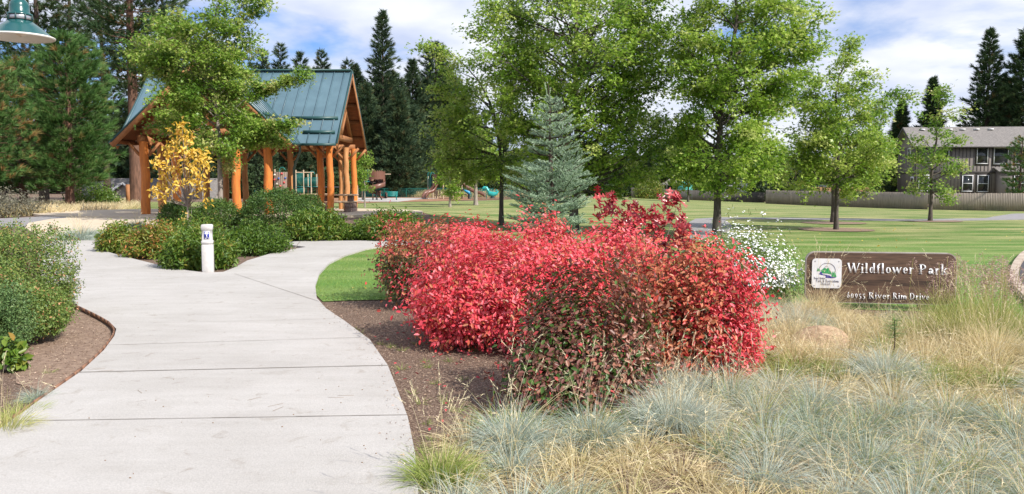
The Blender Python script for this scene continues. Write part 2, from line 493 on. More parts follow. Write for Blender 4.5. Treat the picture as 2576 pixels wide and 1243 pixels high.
# plaza by the pavilion, far path, playground surfaces
struct(sheet('plaza', gp([(112, 604), (90, 590), (62, 575), (72, 562), (130, 552), (230, 545), (330, 540), (420, 538), (520, 545), (560, 560), (430, 585), (300, 600), (230, 603)]), M_beige, 0.02, 0.04))
struct(sheet('side_path', gp([(-60, 566), (60, 574), (76, 561), (135, 551), (235, 544), (335, 539), (440, 537), (440, 529), (300, 534), (180, 541), (80, 547), (-60, 553)]), M_asph, 0.012, 0.03))
struct(sheet('lawn_path', gp([(1722, 604), (1740, 592), (1736, 577), (1729, 562), (1750, 551), (1810, 547.5), (2000, 549), (2300, 552.5), (2480, 549.5), (2530, 541), (2600, 536), (2600, 552), (2490, 554), (2300, 556.5), (2000, 552.7), (1836, 550.5), (1822, 554), (1838, 564), (1843, 573), (1832, 582), (1790, 593), (1750, 606)]), M_asph, 0.018, 0.05))
def curb_pad():
    c = (-12.2, 36.4); pts = []
    for i in range(72):
        a = i * 2 * PI / 72
        pts.append((c[0] + 8.25 * math.cos(a), c[1] + 5.9 * math.sin(a)))
    mb = MB(); mb.prism(pts, 0.0, 0.42)
    return struct(mb.build('pavilion_pad', M_beige))
curb_pad()
M_chip = mat('wood_chips', (0.36, 0.20, 0.12), (0.22, 0.11, 0.06), 9, 0.95, 0.6, 30, detail=8)
struct(sheet('playground_ground', gp([(640, 506), (905, 512), (960, 509), (1080, 507), (1180, 503.5), (1250, 502), (1312, 499.5), (1316, 494.0), (1100, 491), (640, 491)]), M_chip, 0.02))
struct(sheet('playground_path', gp([(880, 507.5), (1000, 508.5), (1020, 506), (1058, 501.5), (1100, 500.5), (1060, 499), (880, 499)]), M_conc, 0.05, 0.04))

# street and kerb at the right edge
kc = [(2720, 600), (2640, 612), (2576, 634), (2550, 662), (2537, 695), (2546, 724), (2576, 757), (2640, 815), (2760, 900)]
kp = [G(*p) for p in kc]
kq = [Vector((p.x, p.y)) for p in kp]
kk = chaikin([(q.x, q.y) for q in kq], 2, closed=False)
cen = Vector((kk[0] + kk[-1]) / 2)
inner = []
for i, q in enumerate(kk):
    d = kk[min(i + 1, len(kk) - 1)] - kk[max(i - 1, 0)]
    n_ = Vector((-d.y, d.x)).normalized()
    if n_.x < 0: n_ = -n_
    inner.append(q + n_ * 0.13)
struct(sheet('street', [(q.x, q.y) for q in inner] + [(30, 8), (30, 20)], M_road, 0.0))
km = MB()
for i in range(len(kk) - 1):
    a, b, c_, d_ = kk[i], kk[i + 1], inner[i + 1], inner[i]
    a2, b2 = a.lerp(b, .02), a.lerp(b, .98); c2, d2 = d_.lerp(c_, .98), d_.lerp(c_, .02)
    km.prism([(a2.x, a2.y), (b2.x, b2.y), (c2.x, c2.y), (d2.x, d2.y)][::-1], -0.15, 0.07)
M_kerb = mat('kerb_stone', (0.50, 0.42, 0.34), (0.36, 0.28, 0.22), 3, 0.9, 0.3, 60, detail=8)
struct(km.build('kerb', M_kerb))
# mulch rings round the lawn trees
for nm, px, py, rr in [('a', 2103, 578, 1.3), ('b', 2097, 561, 1.3), ('c', 2340, 556, 1.3)]:
    g_ = G(px, py)
    struct(sheet('mulch_ring', [(g_.x + rr * math.cos(i * PI / 10), g_.y + rr * math.sin(i * PI / 10)) for i in range(20)], M_soil, 0.012))
# packed soil in the left bed
struct(sheet('bed_soil', gp([(293, 834), (274, 814), (228, 790), (168, 762), (60, 760), (40, 880), (40, 960), (120, 985), (205, 942), (262, 888), (288, 852)]), M_soil, -0.012))
# thin steel edging standing along that bed
M_edge = flat('rusty_edging', (0.25, 0.13, 0.08), 0.8)
eb = MB(); ep = chaikin(gp([(150, 752), (168, 762), (228, 790), (274, 814), (293, 834), (288, 852), (262, 888), (205, 942), (100, 1016), (0, 1090)]), 2, closed=False)
for a, b in zip(ep[:-1], ep[1:]):
    eb.bar((a.x - .018, a.y, .018), (b.x - .018, b.y, .018), .012, .045)
tag(eb.build('bed_edging', M_edge), 'thin rust brown edging strip between the left soil bed and the concrete walk', 'edging')

# ------------------------------------------------------------------ pavilion
M_roofm = mat('blue_green_metal', (0.105, 0.178, 0.215), (0.08, 0.14, 0.172), 1.1, 0.38, spec=0.5, detail=3)
M_roofd = flat('dark_green_metal', (0.03, 0.085, 0.085), 0.4)
M_log = mat('stained_log', (0.70, 0.235, 0.05), (0.48, 0.155, 0.04), 6, 0.6, 0.4, 14, stretch=(2.5, 2.5, .35), detail=8, c3=(0.60, 0.19, 0.04))
M_logb = mat('weathered_log', (0.60, 0.30, 0.13), (0.42, 0.19, 0.07), 5, 0.75, 0.4, 14, stretch=(2.5, 2.5, .35), detail=8)
M_wood = mat('pavilion_timber', (0.40, 0.18, 0.075), (0.28, 0.115, 0.045), 4, 0.7, 0.2, 10, detail=7)
M_deck = mat('roof_boards', (0.27, 0.10, 0.04), (0.18, 0.065, 0.025), 3, 0.75, 0.3, 9, stretch=(1, 6, 1), detail=6)
def pavilion():
    t = empty('picnic_pavilion', (-12.2, 37.5, 0.42), 'log post picnic pavilion with steep blue green standing seam cross gable roof', 'pavilion')
    inv = Vector((-12.2, 37.5, 0.42))
    def put(mb, name, m, par=None, smooth=False):
        o = mb.build(name, m, None, smooth, loc=tuple(inv))
        o.location = (0, 0, 0)
        o.parent = par or t
        return o
    xc, yc, hw = -12.2, 37.5, 3.5
    ze, zr = 3.30, 6.68
    sl = (zr - ze) / hw
    xl, xr = -16.15, -7.2
    yf, yb = 32.6, 42.4
    zf = lambda d: zr - sl * d      # height at distance d from a ridge
    panels = []
    for sy in (-1, 1):
        for sx in (-1, 1):
            xe = xr if sx > 0 else xl
            panels.append([(xe, yc + sy * hw, ze), (xe, yc, zr), (xc, yc, zr), (xc + sx * hw, yc + sy * hw, ze)])
            ye = yf if sy < 0 else yb
            panels.append([(xc + sx * hw, ye, ze), (xc + sx * hw, yc + sy * hw, ze), (xc, yc, zr), (xc, ye, zr)])
    mt, dk, sm = MB(), MB(), MB()
    for p in panels:
        mt.slab(p, 0.025)
        dk.slab([(a, b, c - 0.04) for a, b, c in p], 0.05)
    ro = put(mt, 'roof', M_roofm)
    put(dk, 'roof_deck', M_deck)
    # seams
    for sy in (-1, 1):
        x = xl + 0.02
        while x <= xr:
            d = abs(x - xc)
            dd = min(hw, d)
            sm.bar((x, yc + sy * dd, zf(dd) + .02), (x, yc + sy * .03, zr + .0), .028, .055)
            x += 0.455
    for sx in (-1, 1):
        y = yf + .02
        while y <= yb:
            d = min(hw, abs(y - yc))
            sm.bar((xc + sx * d, y, zf(d) + .02), (xc + sx * .03, y, zr), .028, .055)
            y += 0.455
    put(sm, 'standing_seam', M_roofm, ro)
    cap = MB()
    cap.bar((xl, yc, zr + .04), (xr, yc, zr + .04), .32, .06)
    cap.bar((xc, yf, zr + .036), (xc, yb, zr + .036), .32, .06)
    for sx in (-1, 1):
        for sy in (-1, 1):
            cap.bar((xc + sx * hw, yc + sy * hw, ze + .012), (xc, yc, zr + .012), .12, .03)
    put(cap, 'ridge_cap', M_roofd, ro)
    for d in (2.45, 3.1):
        for (a, b) in ((xc + d + .45, xr - .12),):
            sg = MB(); sg.bar((a, yc - d, zf(d) + .09), (b, yc - d, zf(d) + .09), .05, .14); put(sg, 'snow_guard', M_roofd, ro)
        sg = MB(); sg.bar((xc + d, yf + .12, zf(d) + .09), (xc + d, yc - d - .2, zf(d) + .09), .05, .14); put(sg, 'snow_guard', M_roofd, ro)
    # fascia rakes and gutters
    fs, gt = MB(), MB()
    for sy in (-1, 1):
        for xe in (xl, xr):
            s_ = 1 if xe == xr else -1
            fs = MB(); fs.bar((xe + s_ * .03, yc + sy * hw, ze - .16), (xe + s_ * .03, yc, zr - .16), .05, .22); put(fs, 'fascia', M_wood)
            gt.bar((xe + s_ * .03, yc + sy * (hw + .02), ze - .015), (xe + s_ * .03, yc, zr - .012), .07, .07)
    for sx in (-1, 1):
        for ye in (yf, yb):
            s_ = 1 if ye == yb else -1
            fs = MB(); fs.bar((xc + sx * hw, ye + s_ * .03, ze - .16), (xc, ye + s_ * .03, zr - .16), .05, .22); put(fs, 'fascia', M_wood)
            gt.bar((xc + sx * (hw + .02), ye + s_ * .03, ze - .015), (xc, ye + s_ * .03, zr - .012), .07, .07)
    for sy in (-1, 1):
        for a, b in ((xl, xc - hw), (xc + hw, xr)):
            gt.bar((a, yc + sy * (hw + .06), ze - .06), (b, yc + sy * (hw + .06), ze - .06), .12, .1)
    for sx in (-1, 1):
        for a, b in ((yf, yc - hw), (yc + hw, yb)):
            gt.bar((xc + sx * (hw + .06), a, ze - .06), (xc + sx * (hw + .06), b, ze - .06), .12, .1)
    put(gt, 'gutter', M_roofd)
    ds = MB()
    ds.tube([(-8.68, 33.95, 3.2), (-8.72, 34.2, 3.0), (-9.25, 35.2, 2.3), (-9.3, 35.35, 1.9), (-9.3, 35.35, .42)], .055, 8)
    put(ds, 'downspout', M_roofd)
    # purlins and rafters under the roof
    pu = MB()
    for sy in (-1, 1):
        for d in (.5, 1.25, 2.0, 2.75, 3.3):
            zc = zf(d) - .19
            pu.bar((xl + .06, yc + sy * d, zc), (xr - .06, yc + sy * d, zc), .1, .16)
    for sx in (-1, 1):
        for d in (.5, 1.25, 2.0, 2.75, 3.3):
            zc = zf(d) - .2
            pu.bar((xc + sx * d, yf + .06, zc), (xc + sx * d, yc - d, zc), .1, .16)
    put(pu, 'purlin', M_deck)
    # trusses
    def truss(a, b, apex):
        tr = MB(); A, B, C = Vector(a), Vector(b), Vector(apex)
        tr.bar(A, B, .16, .24)
        tr.bar(A + Vector((0, 0, .05)), C, .15, .2); tr.bar(B + Vector((0, 0, .05)), C, .15, .2)
        m = (A + B) / 2
        tr.bar(m, C, .18, .2)
        tr.bar(m + Vector((0, 0, .1)), A.lerp(C, .5), .16, .18); tr.bar(m + Vector((0, 0, .1)), B.lerp(C, .5), .16, .18)
        put(tr, 'truss', M_wood)
    for x in (-7.75, -10.2, -14.2, -15.8):
        truss((x, yc - 2.55, 3.72), (x, yc + 2.55, 3.72), (x, yc, zr - .5))
    truss((xc - 2.55, 33.3, 3.72), (xc + 2.55, 33.3, 3.72), (xc, 33.3, zr - .5))
    bm_ = MB()
    for y in (35.2, 39.95):
        bm_.bar((-15.9, y, 3.40), (-7.55, y, 3.40), .18, .24)
    for x in (-14.85, -9.6):
        bm_.bar((x, 33.2, 3.425), (x, 41.8, 3.425), .24, .3)
    put(bm_, 'beam', M_wood)
    # log posts with their knee braces
    posts = [(366, 33.3, .205, 0), (444, 33.4, .19, 0), (595, 33.3, .195, 0), (675, 33.3, .2, 0), (408, 35.6, .18, 1), (807, 35.6, .17, 0), (831, 35.2, .165, 0),
             (872, 38.5, .15, 1), (891, 39.9, .165, 0), (858, 40.3, .13, 1), (731, 40, .17, 1), (568, 41, .17, 1), (617, 41, .17, 1), (520, 40.2, .17, 1), (470, 41.5, .17, 1)]
    rg = RG(5)
    for px, Y, r, w in posts:
        X = P(px, 465, Y).x
        mb = MB(); pts = []; rad = []
        for i in range(14):
            z = .42 + i / 13 * 2.9
            pts.append((X + rg.normal() * .007 + .02 * math.sin(i * .6 + X), Y + rg.normal() * .007, z)); rad.append(r * (1.08 - .1 * i / 13) * (1 + rg.normal() * .010))
        mb.tube(pts, np.array(rad) * .82, 16)
        po = put(mb, 'post', M_logb if w else M_log, smooth=True)
        br = MB()
        for sx in (-1, 1):
            br.bar((X + sx * (r - .03), Y + (.02 * sx), 2.78), (X + sx * (r + .42), Y + (.02 * sx), 3.28), .085, .10)
        br.bar((X, Y + r - .03, 2.78), (X, Y + r + .4, 3.28), .085, .10)
        put(br, 'knee_brace', M_wood, po)
    return t
pavilion()

M_concd = mat('exposed_aggregate', (0.30, 0.22, 0.19), (0.20, 0.14, 0.12), 30, 0.9, 0.3, 60)
M_top = flat('table_top_tan', (0.50, 0.36, 0.24), 0.7)
def picnic_table(X, Y, label):
    t = empty('picnic_table', (X, Y, .42), label, 'picnic table', 'picnic tables under the pavilion')
    a = MB(); a.box((0, 0, .73), (1.7, .8, .07)); a.build('tabletop', M_top, t)
    for sy in (-1, 1):
        b = MB(); b.box((0, sy * .78, .43), (1.7, .28, .06)); b.build('seat', M_top, t)
    for sx in (-1, 1):
        c = MB()
        c.prism([(sx * .55 - .12, -.9), (sx * .55 + .12, -.9), (sx * .55 + .12, .9), (sx * .55 - .12, .9)], 0, .16)
        c.box((sx * .55, 0, .42), (.22, .42, .54)); c.box((sx * .55, -.78, .28), (.22, .22, .24)); c.box((sx * .55, .78, .28), (.22, .22, .24))
        c.build('leg', M_concd, t)
    return t
g_ = P(843, 531, 35.9); picnic_table(g_.x, 36.6, 'tan topped concrete picnic table between the right corner posts of the pavilion')
g_ = P(790, 500, 38); picnic_table(g_.x - .3, 38.9, 'picnic table deeper inside the pavilion behind the doubled corner post')

# ------------------------------------------------------------------ trees
M_bark = mat('grey_oak_bark', (0.13, 0.11, 0.095), (0.06, 0.05, 0.042), 9, 0.95, 0.8, 22, stretch=(2, 2, .4), detail=8)
M_barkl = mat('pale_sapling_bark', (0.36, 0.31, 0.27), (0.22, 0.18, 0.15), 9, 0.9, 0.5, 22, stretch=(2, 2, .4))
M_pbark = mat('ponderosa_bark', (0.21, 0.11, 0.075), (0.09, 0.05, 0.035), 5, 0.95, 0.9, 12, stretch=(2, 2, .3), detail=8, c3=(.15, .08, .055))
M_dbark = mat('dark_conifer_bark', (0.10, 0.07, 0.055), (0.05, 0.035, 0.028), 6, 0.95, 0.8, 14, stretch=(2, 2, .3))
M_oakl = leafmat('pin_oak_leaves', [(0.0839, 0.1741, 0.0174), (0.1617, 0.29, 0.0304), (0.2815, 0.4293, 0.049), (0.4313, 0.5569, 0.0979), (0.599, 0.6497, 0.2176)], 0.45, 0.42, 0.4)
M_oakl3 = leafmat('fresh_oak_leaves', [(0.0958, 0.1856, 0.0218), (0.1857, 0.3132, 0.0326), (0.3115, 0.4525, 0.0544), (0.4792, 0.5801, 0.1197), (0.623, 0.6381, 0.2394)], 0.42, 0.4, 0.5)
M_oakl2 = leafmat('light_oak_leaves', [(0.0779, 0.1624, 0.0195), (0.1438, 0.2726, 0.0326), (0.2396, 0.3829, 0.049), (0.3834, 0.4873, 0.1088), (0.5272, 0.5105, 0.185)], 0.42, 0.42, 0.4)

def broadleaf(name, base, prof, Y, trunk_r, first, n_limb, n_leaf, leaf, material, seed, label, group=None, bark=None, lean=0.0, split=2, clump=1.0, extra=()):
    """prof: [(y_px, xl_px, xr_px)] silhouette at the depth of the trunk; first: y_px of the first limb"""
    rg = RG(seed)
    base = Vector(base)
    s = Y / F
    rows = sorted(prof, key=lambda q: -q[0])
    zz_ = np.array([P(CX, q[0], Y).z for q in rows]); xcn = np.array([P((q[1] + q[2]) / 2, HZ, Y).x for q in rows]); rr = np.array([(q[2] - q[1]) / 2 * s for q in rows])
    z0, z1 = zz_[0], zz_[-1]
    zfirst = P(CX, first, Y).z
    t = empty(name, tuple(base), label, 'tree', group)
    tk = MB(); nT = 12
    tp = []
    for i in range(nT):
        u = i / (nT - 1); z = base.z - .05 + (z1 - .3 - base.z) * u
        xa = np.interp(z, zz_, xcn)
        k = max(0, (z - zfirst) / (z1 - zfirst)) if z1 > zfirst else 0
        tp.append((base.x + (xa - base.x) * k * .9 + rg.normal() * .03 * u, Y + rg.normal() * .03 * u, z))
    tp = np.array(tp)
    tr_ = trunk_r * (1 - np.linspace(0, 1, nT) ** 1.1 * .88); tr_[0] *= 1.35
    tk.tube(tp, tr_, 10)
    def tr_at(z): return np.array([np.interp(z, tp[:, 2], tp[:, 0]), np.interp(z, tp[:, 2], tp[:, 1]), z])
    w = rr ** 1.4 + 1e-3
    cdfz = np.linspace(z0, z1, 60); cw = np.cumsum(np.interp(cdfz, zz_, w)); cw /= cw[-1]
    tips = []
    lb = MB()
    for i in range(n_limb):
        z = np.interp((i + rg.random()) / n_limb, cw, cdfz)
        a = i * 2.39996 + rg.normal() * .3
        Rr = np.interp(z, zz_, rr); xcz = np.interp(z, zz_, xcn)
        q = rg.uniform(.55, .98)
        tip = np.array([xcz + math.cos(a) * Rr * q, Y + math.sin(a) * Rr * q * .95, z + rg.normal() * .1])
        za = max(zfirst, min(z1 - .6, z - Rr * q * rg.uniform(.3, .8)))
        st = tr_at(za)
        mid = st * .45 + tip * .55; mid[2] += (tip[2] - st[2]) * -.02 + rg.normal() * .08
        r0 = trunk_r * .38 * (1 - (za - zfirst) / (z1 - zfirst + .1) * .7)
        pts = [st, st * .75 + mid * .25 + rg.normal(size=3) * .03, mid, mid * .4 + tip * .6 + rg.normal(size=3) * .05, tip]
        lb.tube(pts, [r0 * 1.15, r0 * .9, r0 * .62, r0 * .36, .010], 5, cap=False)
        ln = np.linalg.norm(tip - st)
        m = max(3, int(ln * split * 2.2))
        for j in range(m):
            u = rg.uniform(.30, 1.0)
            q0 = mid * (1 - (u - .3) / .7) + tip * ((u - .3) / .7) if u > .3 else st
            d = (tip - st) / (ln + 1e-6)
            off = rg.normal(size=3) * np.array([1, 1, .5]); off -= off.dot(d) * d * .6
            off[2] *= .8; off = off / (np.linalg.norm(off) + 1e-6) * rg.uniform(.25, .8) * (0.45 + 0.30 * Rr)
            e = q0 + off + d * rg.uniform(0, .45)
            lb.tube([q0, (q0 + e) / 2 + rg.normal(size=3) * .03, e], [.014, .009, .004], 3, cap=False)
            tips.append((q0, e))
    for (xa, ya, xb, yb, dy) in extra:      # long single boughs
        q0 = np.array(P(xa, ya, Y)); e = np.array(P(xb, yb, Y + dy)); ln = np.linalg.norm(e - q0)
        lb.tube([q0, (q0 + e) / 2 + np.array([0, 0, .1]), e], [.03, .018, .006], 5, cap=False)
        for j in range(int(ln * 7) + 3):
            v = rg.uniform(.1, 1.0); c = q0 * (1 - v) + e * v + np.array([0, 0, .1]); tips.append((c, c + rg.normal(size=3) * np.array([.22, .22, .12]) + (e - q0) / ln * .2))
    # fill the very top
    for j in range(6):
        z = z1 - rg.uniform(0, .9); c = tr_at(min(z, tp[-1, 2])); tips.append((c, np.array([np.interp(z, zz_, xcn), Y, z]) + rg.normal(size=3) * .12))
    tk.build('trunk', bark or M_bark, t, True, loc=tuple(base)).location = (0, 0, 0)
    lb.build('limb', bark or M_bark, t, True, loc=tuple(base)).location = (0, 0, 0)
    A = np.array([q[0] for q in tips]); B = np.array([q[1] for q in tips])
    ct = rg.normal(size=len(A)) * .20
    idx = rg.integers(0, len(A), n_leaf)
    u = rg.uniform(.25, 1.08, n_leaf)[:, None]
    p = A[idx] * (1 - u) + B[idx] * u + rg.normal(size=(n_leaf, 3)) * np.array([.17, .17, .10]) * clump
    # hold stray leaves inside a soft envelope
    d = nz(B[idx] - A[idx] + rg.normal(size=(n_leaf, 3)) * np.array([.7, .7, .4]) + np.array([0, 0, -.1]))
    up = nz(rg.normal(size=(n_leaf, 3)) * .6 + np.array([.1, -.15, .9]))
    L = leaf * rg.uniform(.65, 1.25, n_leaf)
    tint = np.clip(.50 + ct[idx] + rg.normal(size=n_leaf) * .16, 0, 1)
    cr = MB()
    leaf_rh(cr, p, d, up, L, L * .42, tint)
    sd_ = nz(np.cross(d, up))
    for sg_ in (-1, 1):
        leaf_rh(cr, p + d * (L * .25)[:, None], d * .55 + sg_ * sd_ * .8, up, L * .62, L * .24, tint)
    cr.build('crown', material, t, loc=tuple(base)).location = (0, 0, 0)
    return t

def gtree(px, py): return G(px, py)
b = G(1803, 592)
broadleaf('oak_tree', b, [(470, 1690, 1905), (440, 1640, 1960), (400, 1625, 2020), (330, 1650, 2000), (270, 1660, 1990), (210, 1655, 2020), (130, 1670, 2085), (60, 1690, 2070), (0, 1700, 2030), (-80, 1740, 1960), (-200, 1800, 1890)], b.y, .125, 408, 66, 42000, .13, M_oakl, 11,
          'tall pin oak with a dark straight trunk standing beside the white aster clump')
b = G(1452, 588)
broadleaf('oak_tree', b, [(480, 1400, 1560), (450, 1330, 1660), (400, 1300, 1720), (330, 1250, 1730), (250, 1215, 1710), (180, 1195, 1700), (120, 1190, 1720), (60, 1185, 1720), (0, 1190, 1700), (-90, 1260, 1620), (-230, 1380, 1500)], b.y + 1.5, .15, 470, 90, 56000, .14, M_oakl, 12,
          'broad leafy oak filling the sky behind the blue spruce')
b = G(1261, 566)
broadleaf('oak_tree', b, [(470, 1130, 1320), (430, 1090, 1345), (380, 1080, 1350), (320, 1085, 1340), (270, 1085, 1320), (220, 1080, 1270), (170, 1070, 1200), (130, 1062, 1140), (100, 1055, 1085)], b.y, .095, 400, 44, 16000, .13, M_oakl3, 13,
          'light green oak leaning left just left of the blue spruce')
b = G(2103, 578)
broadleaf('oak_tree', b, [(478, 2040, 2130), (455, 1990, 2190), (420, 1960, 2230), (370, 1960, 2240), (320, 1970, 2230), (270, 1970, 2210), (225, 1985, 2190), (190, 2040, 2175), (150, 2085, 2160), (110, 2110, 2155), (80, 2130, 2150)], b.y, .080, 458, 42, 18500, .13, M_oakl3, 14,
          'young oak on the open lawn with a mulch ring and a spire top')
b = G(2095, 560)
broadleaf('oak_tree', b, [(480, 2060, 2200), (420, 2040, 2240), (350, 2060, 2250), (290, 2100, 2240), (250, 2170, 2285), (225, 2230, 2300)], b.y, .10, 470, 22, 6500, .15, M_oakl2, 15,
          'oak right behind the spire topped lawn oak with one long branch to the right')
b = G(2340, 556)
broadleaf('oak_tree', b, [(500, 2290, 2380), (478, 2270, 2405), (440, 2285, 2400), (400, 2280, 2420), (360, 2300, 2430), (320, 2310, 2400), (280, 2325, 2395), (240, 2345, 2385), (210, 2355, 2375)], b.y, .085, 484, 20, 3400, .15, M_oakl2, 16,
          'slim young oak in front of the brown two storey house', split=1.4)
b = G(2196, 517)
broadleaf('oak_tree', b, [(482, 2150, 2225), (450, 2125, 2265), (410, 2120, 2270), (370, 2140, 2255), (335, 2165, 2225), (310, 2180, 2200)], b.y, .10, 470, 26, 6500, .24, M_oakl2, 17, 'small oak by the fence left of the brown house')
b = G(2000, 512)
broadleaf('oak_tree', b, [(478, 1940, 2060), (450, 1920, 2080), (410, 1930, 2070), (360, 1950, 2050), (330, 1980, 2020)], b.y, .10, 470, 26, 6500, .26, M_oakl, 18, 'oak by the fence casting shadow between the two large lawn oaks')
b = G(1731, 508)
broadleaf('oak_tree', b, [(475, 1690, 1770), (440, 1660, 1800), (400, 1670, 1790), (350, 1690, 1770)], b.y, .13, 470, 22, 5000, .28, M_oakl, 19, 'far oak left of the big lawn oak trunk in front of the dark fence')
b = G(1753, 503)
broadleaf('oak_tree', b, [(475, 1730, 1800), (440, 1710, 1840), (400, 1720, 1830), (360, 1750, 1800)], b.y, .10, 470, 20, 4000, .3, M_oakl, 20, 'thin trunked farther oak close beside the far fence oak')
b = G(1197, 516)
broadleaf('oak_tree', b, [(455, 1150, 1250), (420, 1130, 1270), (380, 1140, 1260), (340, 1160, 1240), (310, 1185, 1215)], b.y, .16, 450, 24, 6000, .22, M_oakl, 21, 'oak with a smooth grey trunk near the straight brown slide', bark=M_barkl)
b = G(1132, 521)
broadleaf('young_tree', b, [(497, 1118, 1142), (460, 1105, 1160), (420, 1095, 1165), (380, 1105, 1160), (350, 1125, 1145)], b.y, .09, 480, 22, 4500, .19, M_oakl, 22, 'thin sapling with drooping foliage in front of the playground', bark=M_barkl)
b = G(930, 520)
broadleaf('young_tree', b, [(468, 895, 922), (440, 885, 926), (400, 885, 926), (375, 895, 915)], b.y - 2, .06, 460, 20, 3800, .16, M_oakl2, 23, 'light green young tree just behind the right end of the pavilion', bark=M_barkl)
# pin oak in front of the pavilion
bx = P(555, 500, 29.0); bz = float(gz(bx.x, 29.0))
broadleaf('oak_tree', (bx.x, 29.0, bz), [(395, 480, 600), (375, 450, 665), (350, 425, 690), (325, 415, 680), (300, 410, 655), (260, 405, 640), (220, 405, 645), (190, 380, 645), (150, 345, 635), (100, 355, 635), (60, 440, 635), (20, 500, 640), (-60, 520, 620)], 29.0, .10, 385, 62, 46000, .125, M_oakl2, 24,
          'light green pin oak with a pale trunk spreading in front of the pavilion roof', bark=M_barkl, clump=.95, extra=((600, 260, 782, 192, -.4), (600, 330, 735, 322, -.5), (600, 350, 700, 362, .3), (560, 100, 665, 15, .2), (540, 180, 405, 60, .3)))

# ---- conifers
M_pine = leafmat('young_pine_needles', [(0.035, 0.085, 0.022), (0.065, 0.15, 0.036), (0.11, 0.22, 0.055), (0.175, 0.28, 0.08), (0.36, 0.21, 0.08)], 0.12, 0.5, 0.3)
M_pined = leafmat('dark_pine_needles', [(0.018, 0.042, 0.018), (0.032, 0.07, 0.026), (0.06, 0.105, 0.038), (0.095, 0.135, 0.05), (0.20, 0.125, 0.05)], 0.1, 0.55, 0.25)
M_pinef = leafmat('far_conifer_needles', [(0.022, 0.046, 0.028), (0.04, 0.075, 0.04), (0.07, 0.115, 0.055), (0.11, 0.145, 0.06), (0.15, 0.13, 0.06)], 0.1, 0.6, 0.2)
def pine(name, base, H, Rm, cb, n_br, tuft_n, nl, nw, material, bark, tr_r, seed, label, group=None, shape='cone', gap=0.0, brown=0.03, spread=1.0, tufts=9, puff=1.1):
    rg = RG(seed)
    t = empty(name, tuple(base), label, 'tree', group)
    tk = MB()
    tz = np.linspace(-.1, H * .985, 10)
    wob = np.cumsum(rg.normal(size=(10, 2)) * .03, 0)
    tp = np.stack([wob[:, 0], wob[:, 1], tz], 1)
    trad = tr_r * (1 - (tz / H)) ** .8 + .015; trad[0] = tr_r * 1.25
    tk.tube(tp, trad, 10)
    C = []; D = []; T = []; Sz = []
    br = MB()
    for i in range(n_br):
        u = ((i + rg.random()) / n_br) ** 1.05
        z = H * (cb + (1 - cb) * u)
        if shape == 'cone': r = Rm * (1 - u) ** .75 * (.55 + .45 * min(1, u * 6)) * rg.uniform(.5, 1.15)
        elif shape == 'oval': r = Rm * math.sin(PI * min(1, .20 + .80 * u)) ** .6 * rg.uniform(.72, 1.08)
        else: r = Rm * (1 - u ** 2.2) ** .6 * (.6 + .4 * min(1, u * 4)) * rg.uniform(.55, 1.12)
        r += .12
        if rg.random() < gap: continue
        a = i * 2.39996 + rg.normal() * .35
        rise = r * (rg.uniform(-.18, .22) + .35 * u)
        o = np.array([np.interp(z, tz, tp[:, 0]), np.interp(z, tz, tp[:, 1]), z])
        dr = np.array([math.cos(a), math.sin(a), 0])
        e = o + dr * r + np.array([0, 0, rise]); m = o + dr * r * .5 + np.array([0, 0, rise * .3 - .04 * r])
        br.tube([o, m, e], [max(.012, tr_r * .16 * (1 - u)), .02, .008], 4, cap=False)
        nt_ = max(2, int(tufts * (r / Rm) ** 1.1 + 1.5))
        for j in range(nt_):
            v = rg.uniform(.28, 1.0) if j else 1.0
            q = (m * (1 - (v - .5) * 2) + e * (v - .5) * 2) if v > .5 else (o * (1 - v * 2) + m * v * 2)
            lat = np.array([-dr[1], dr[0], 0]) * rg.normal() * .26 * r * (1.15 - v * .7) * spread
            c = q + lat + np.array([0, 0, rg.uniform(-.08, .16) * (r * .3 + .2)])
            C.append(c); D.append(nz(dr * .8 + lat * .6 / (r * .3 + .1) + np.array([0, 0, rg.uniform(.25, .9)]))); T.append(np.clip(.42 + rg.normal() * .16, 0, .8) if rg.random() > brown else .97); Sz.append(rg.uniform(.8, 1.2))
    C.append(np.array([tp[-1, 0], tp[-1, 1], H - nl])); D.append(np.array([0, 0, 1.0])); T.append(.5); Sz.append(1)
    C = np.array(C); D = np.array(D); T = np.array(T); Sz = np.array(Sz)
    k = len(C); idx = np.repeat(np.arange(k), tuft_n)
    d = nz(D[idx] + nz(rg.normal(size=(len(idx), 3))) * rg.uniform(.15, puff, len(idx))[:, None])
    L = nl * Sz[idx] * rg.uniform(.75, 1.15, len(idx))
    p = C[idx] - D[idx] * (rg.uniform(-.1, .45, len(idx)) * nl * 1.0)[:, None]
    cr = MB(); needles(cr, p, d, L, nw, np.clip(T[idx] + rg.normal(size=len(idx)) * .07, 0, 1), rg)
    tk.build('trunk', bark, t, True); br.build('limb', bark, t); cr.build('crown', material, t)
    return t

def pbase(px, Y): 
    q = P(px, HZ, Y); return Vector((q.x, Y, float(gz(q.x, Y))))
def htop(px, ytop, Y): return P(px, ytop, Y).z - float(gz(P(px, HZ, Y).x, Y))
pine('pine_tree', pbase(175, 54), htop(160, 88, 54), 2.9, .14, 230, 46, .46, .030, M_pine, M_pbark, .27, 31, 'full bodied green young pine left of the pavilion, its trunk bare at the bottom', shape='oval', tufts=9, brown=.015, puff=.95)
pine('pine_tree', pbase(57, 60), htop(50, 150, 60), 3.4, .13, 200, 42, .48, .034, M_pine, M_pbark, .28, 32, 'young pine with orange brown needle clusters at the left edge, below the lamp', shape='oval', tufts=9, brown=.14, puff=.95)
pine('pine_tree', pbase(-60, 50), htop(-60, 140, 50), 3.4, .2, 150, 30, .42, .034, M_pine, M_pbark, .25, 33, 'pine reaching in from the left edge with its lower boughs browning', shape='oval', tufts=12, brown=.16)
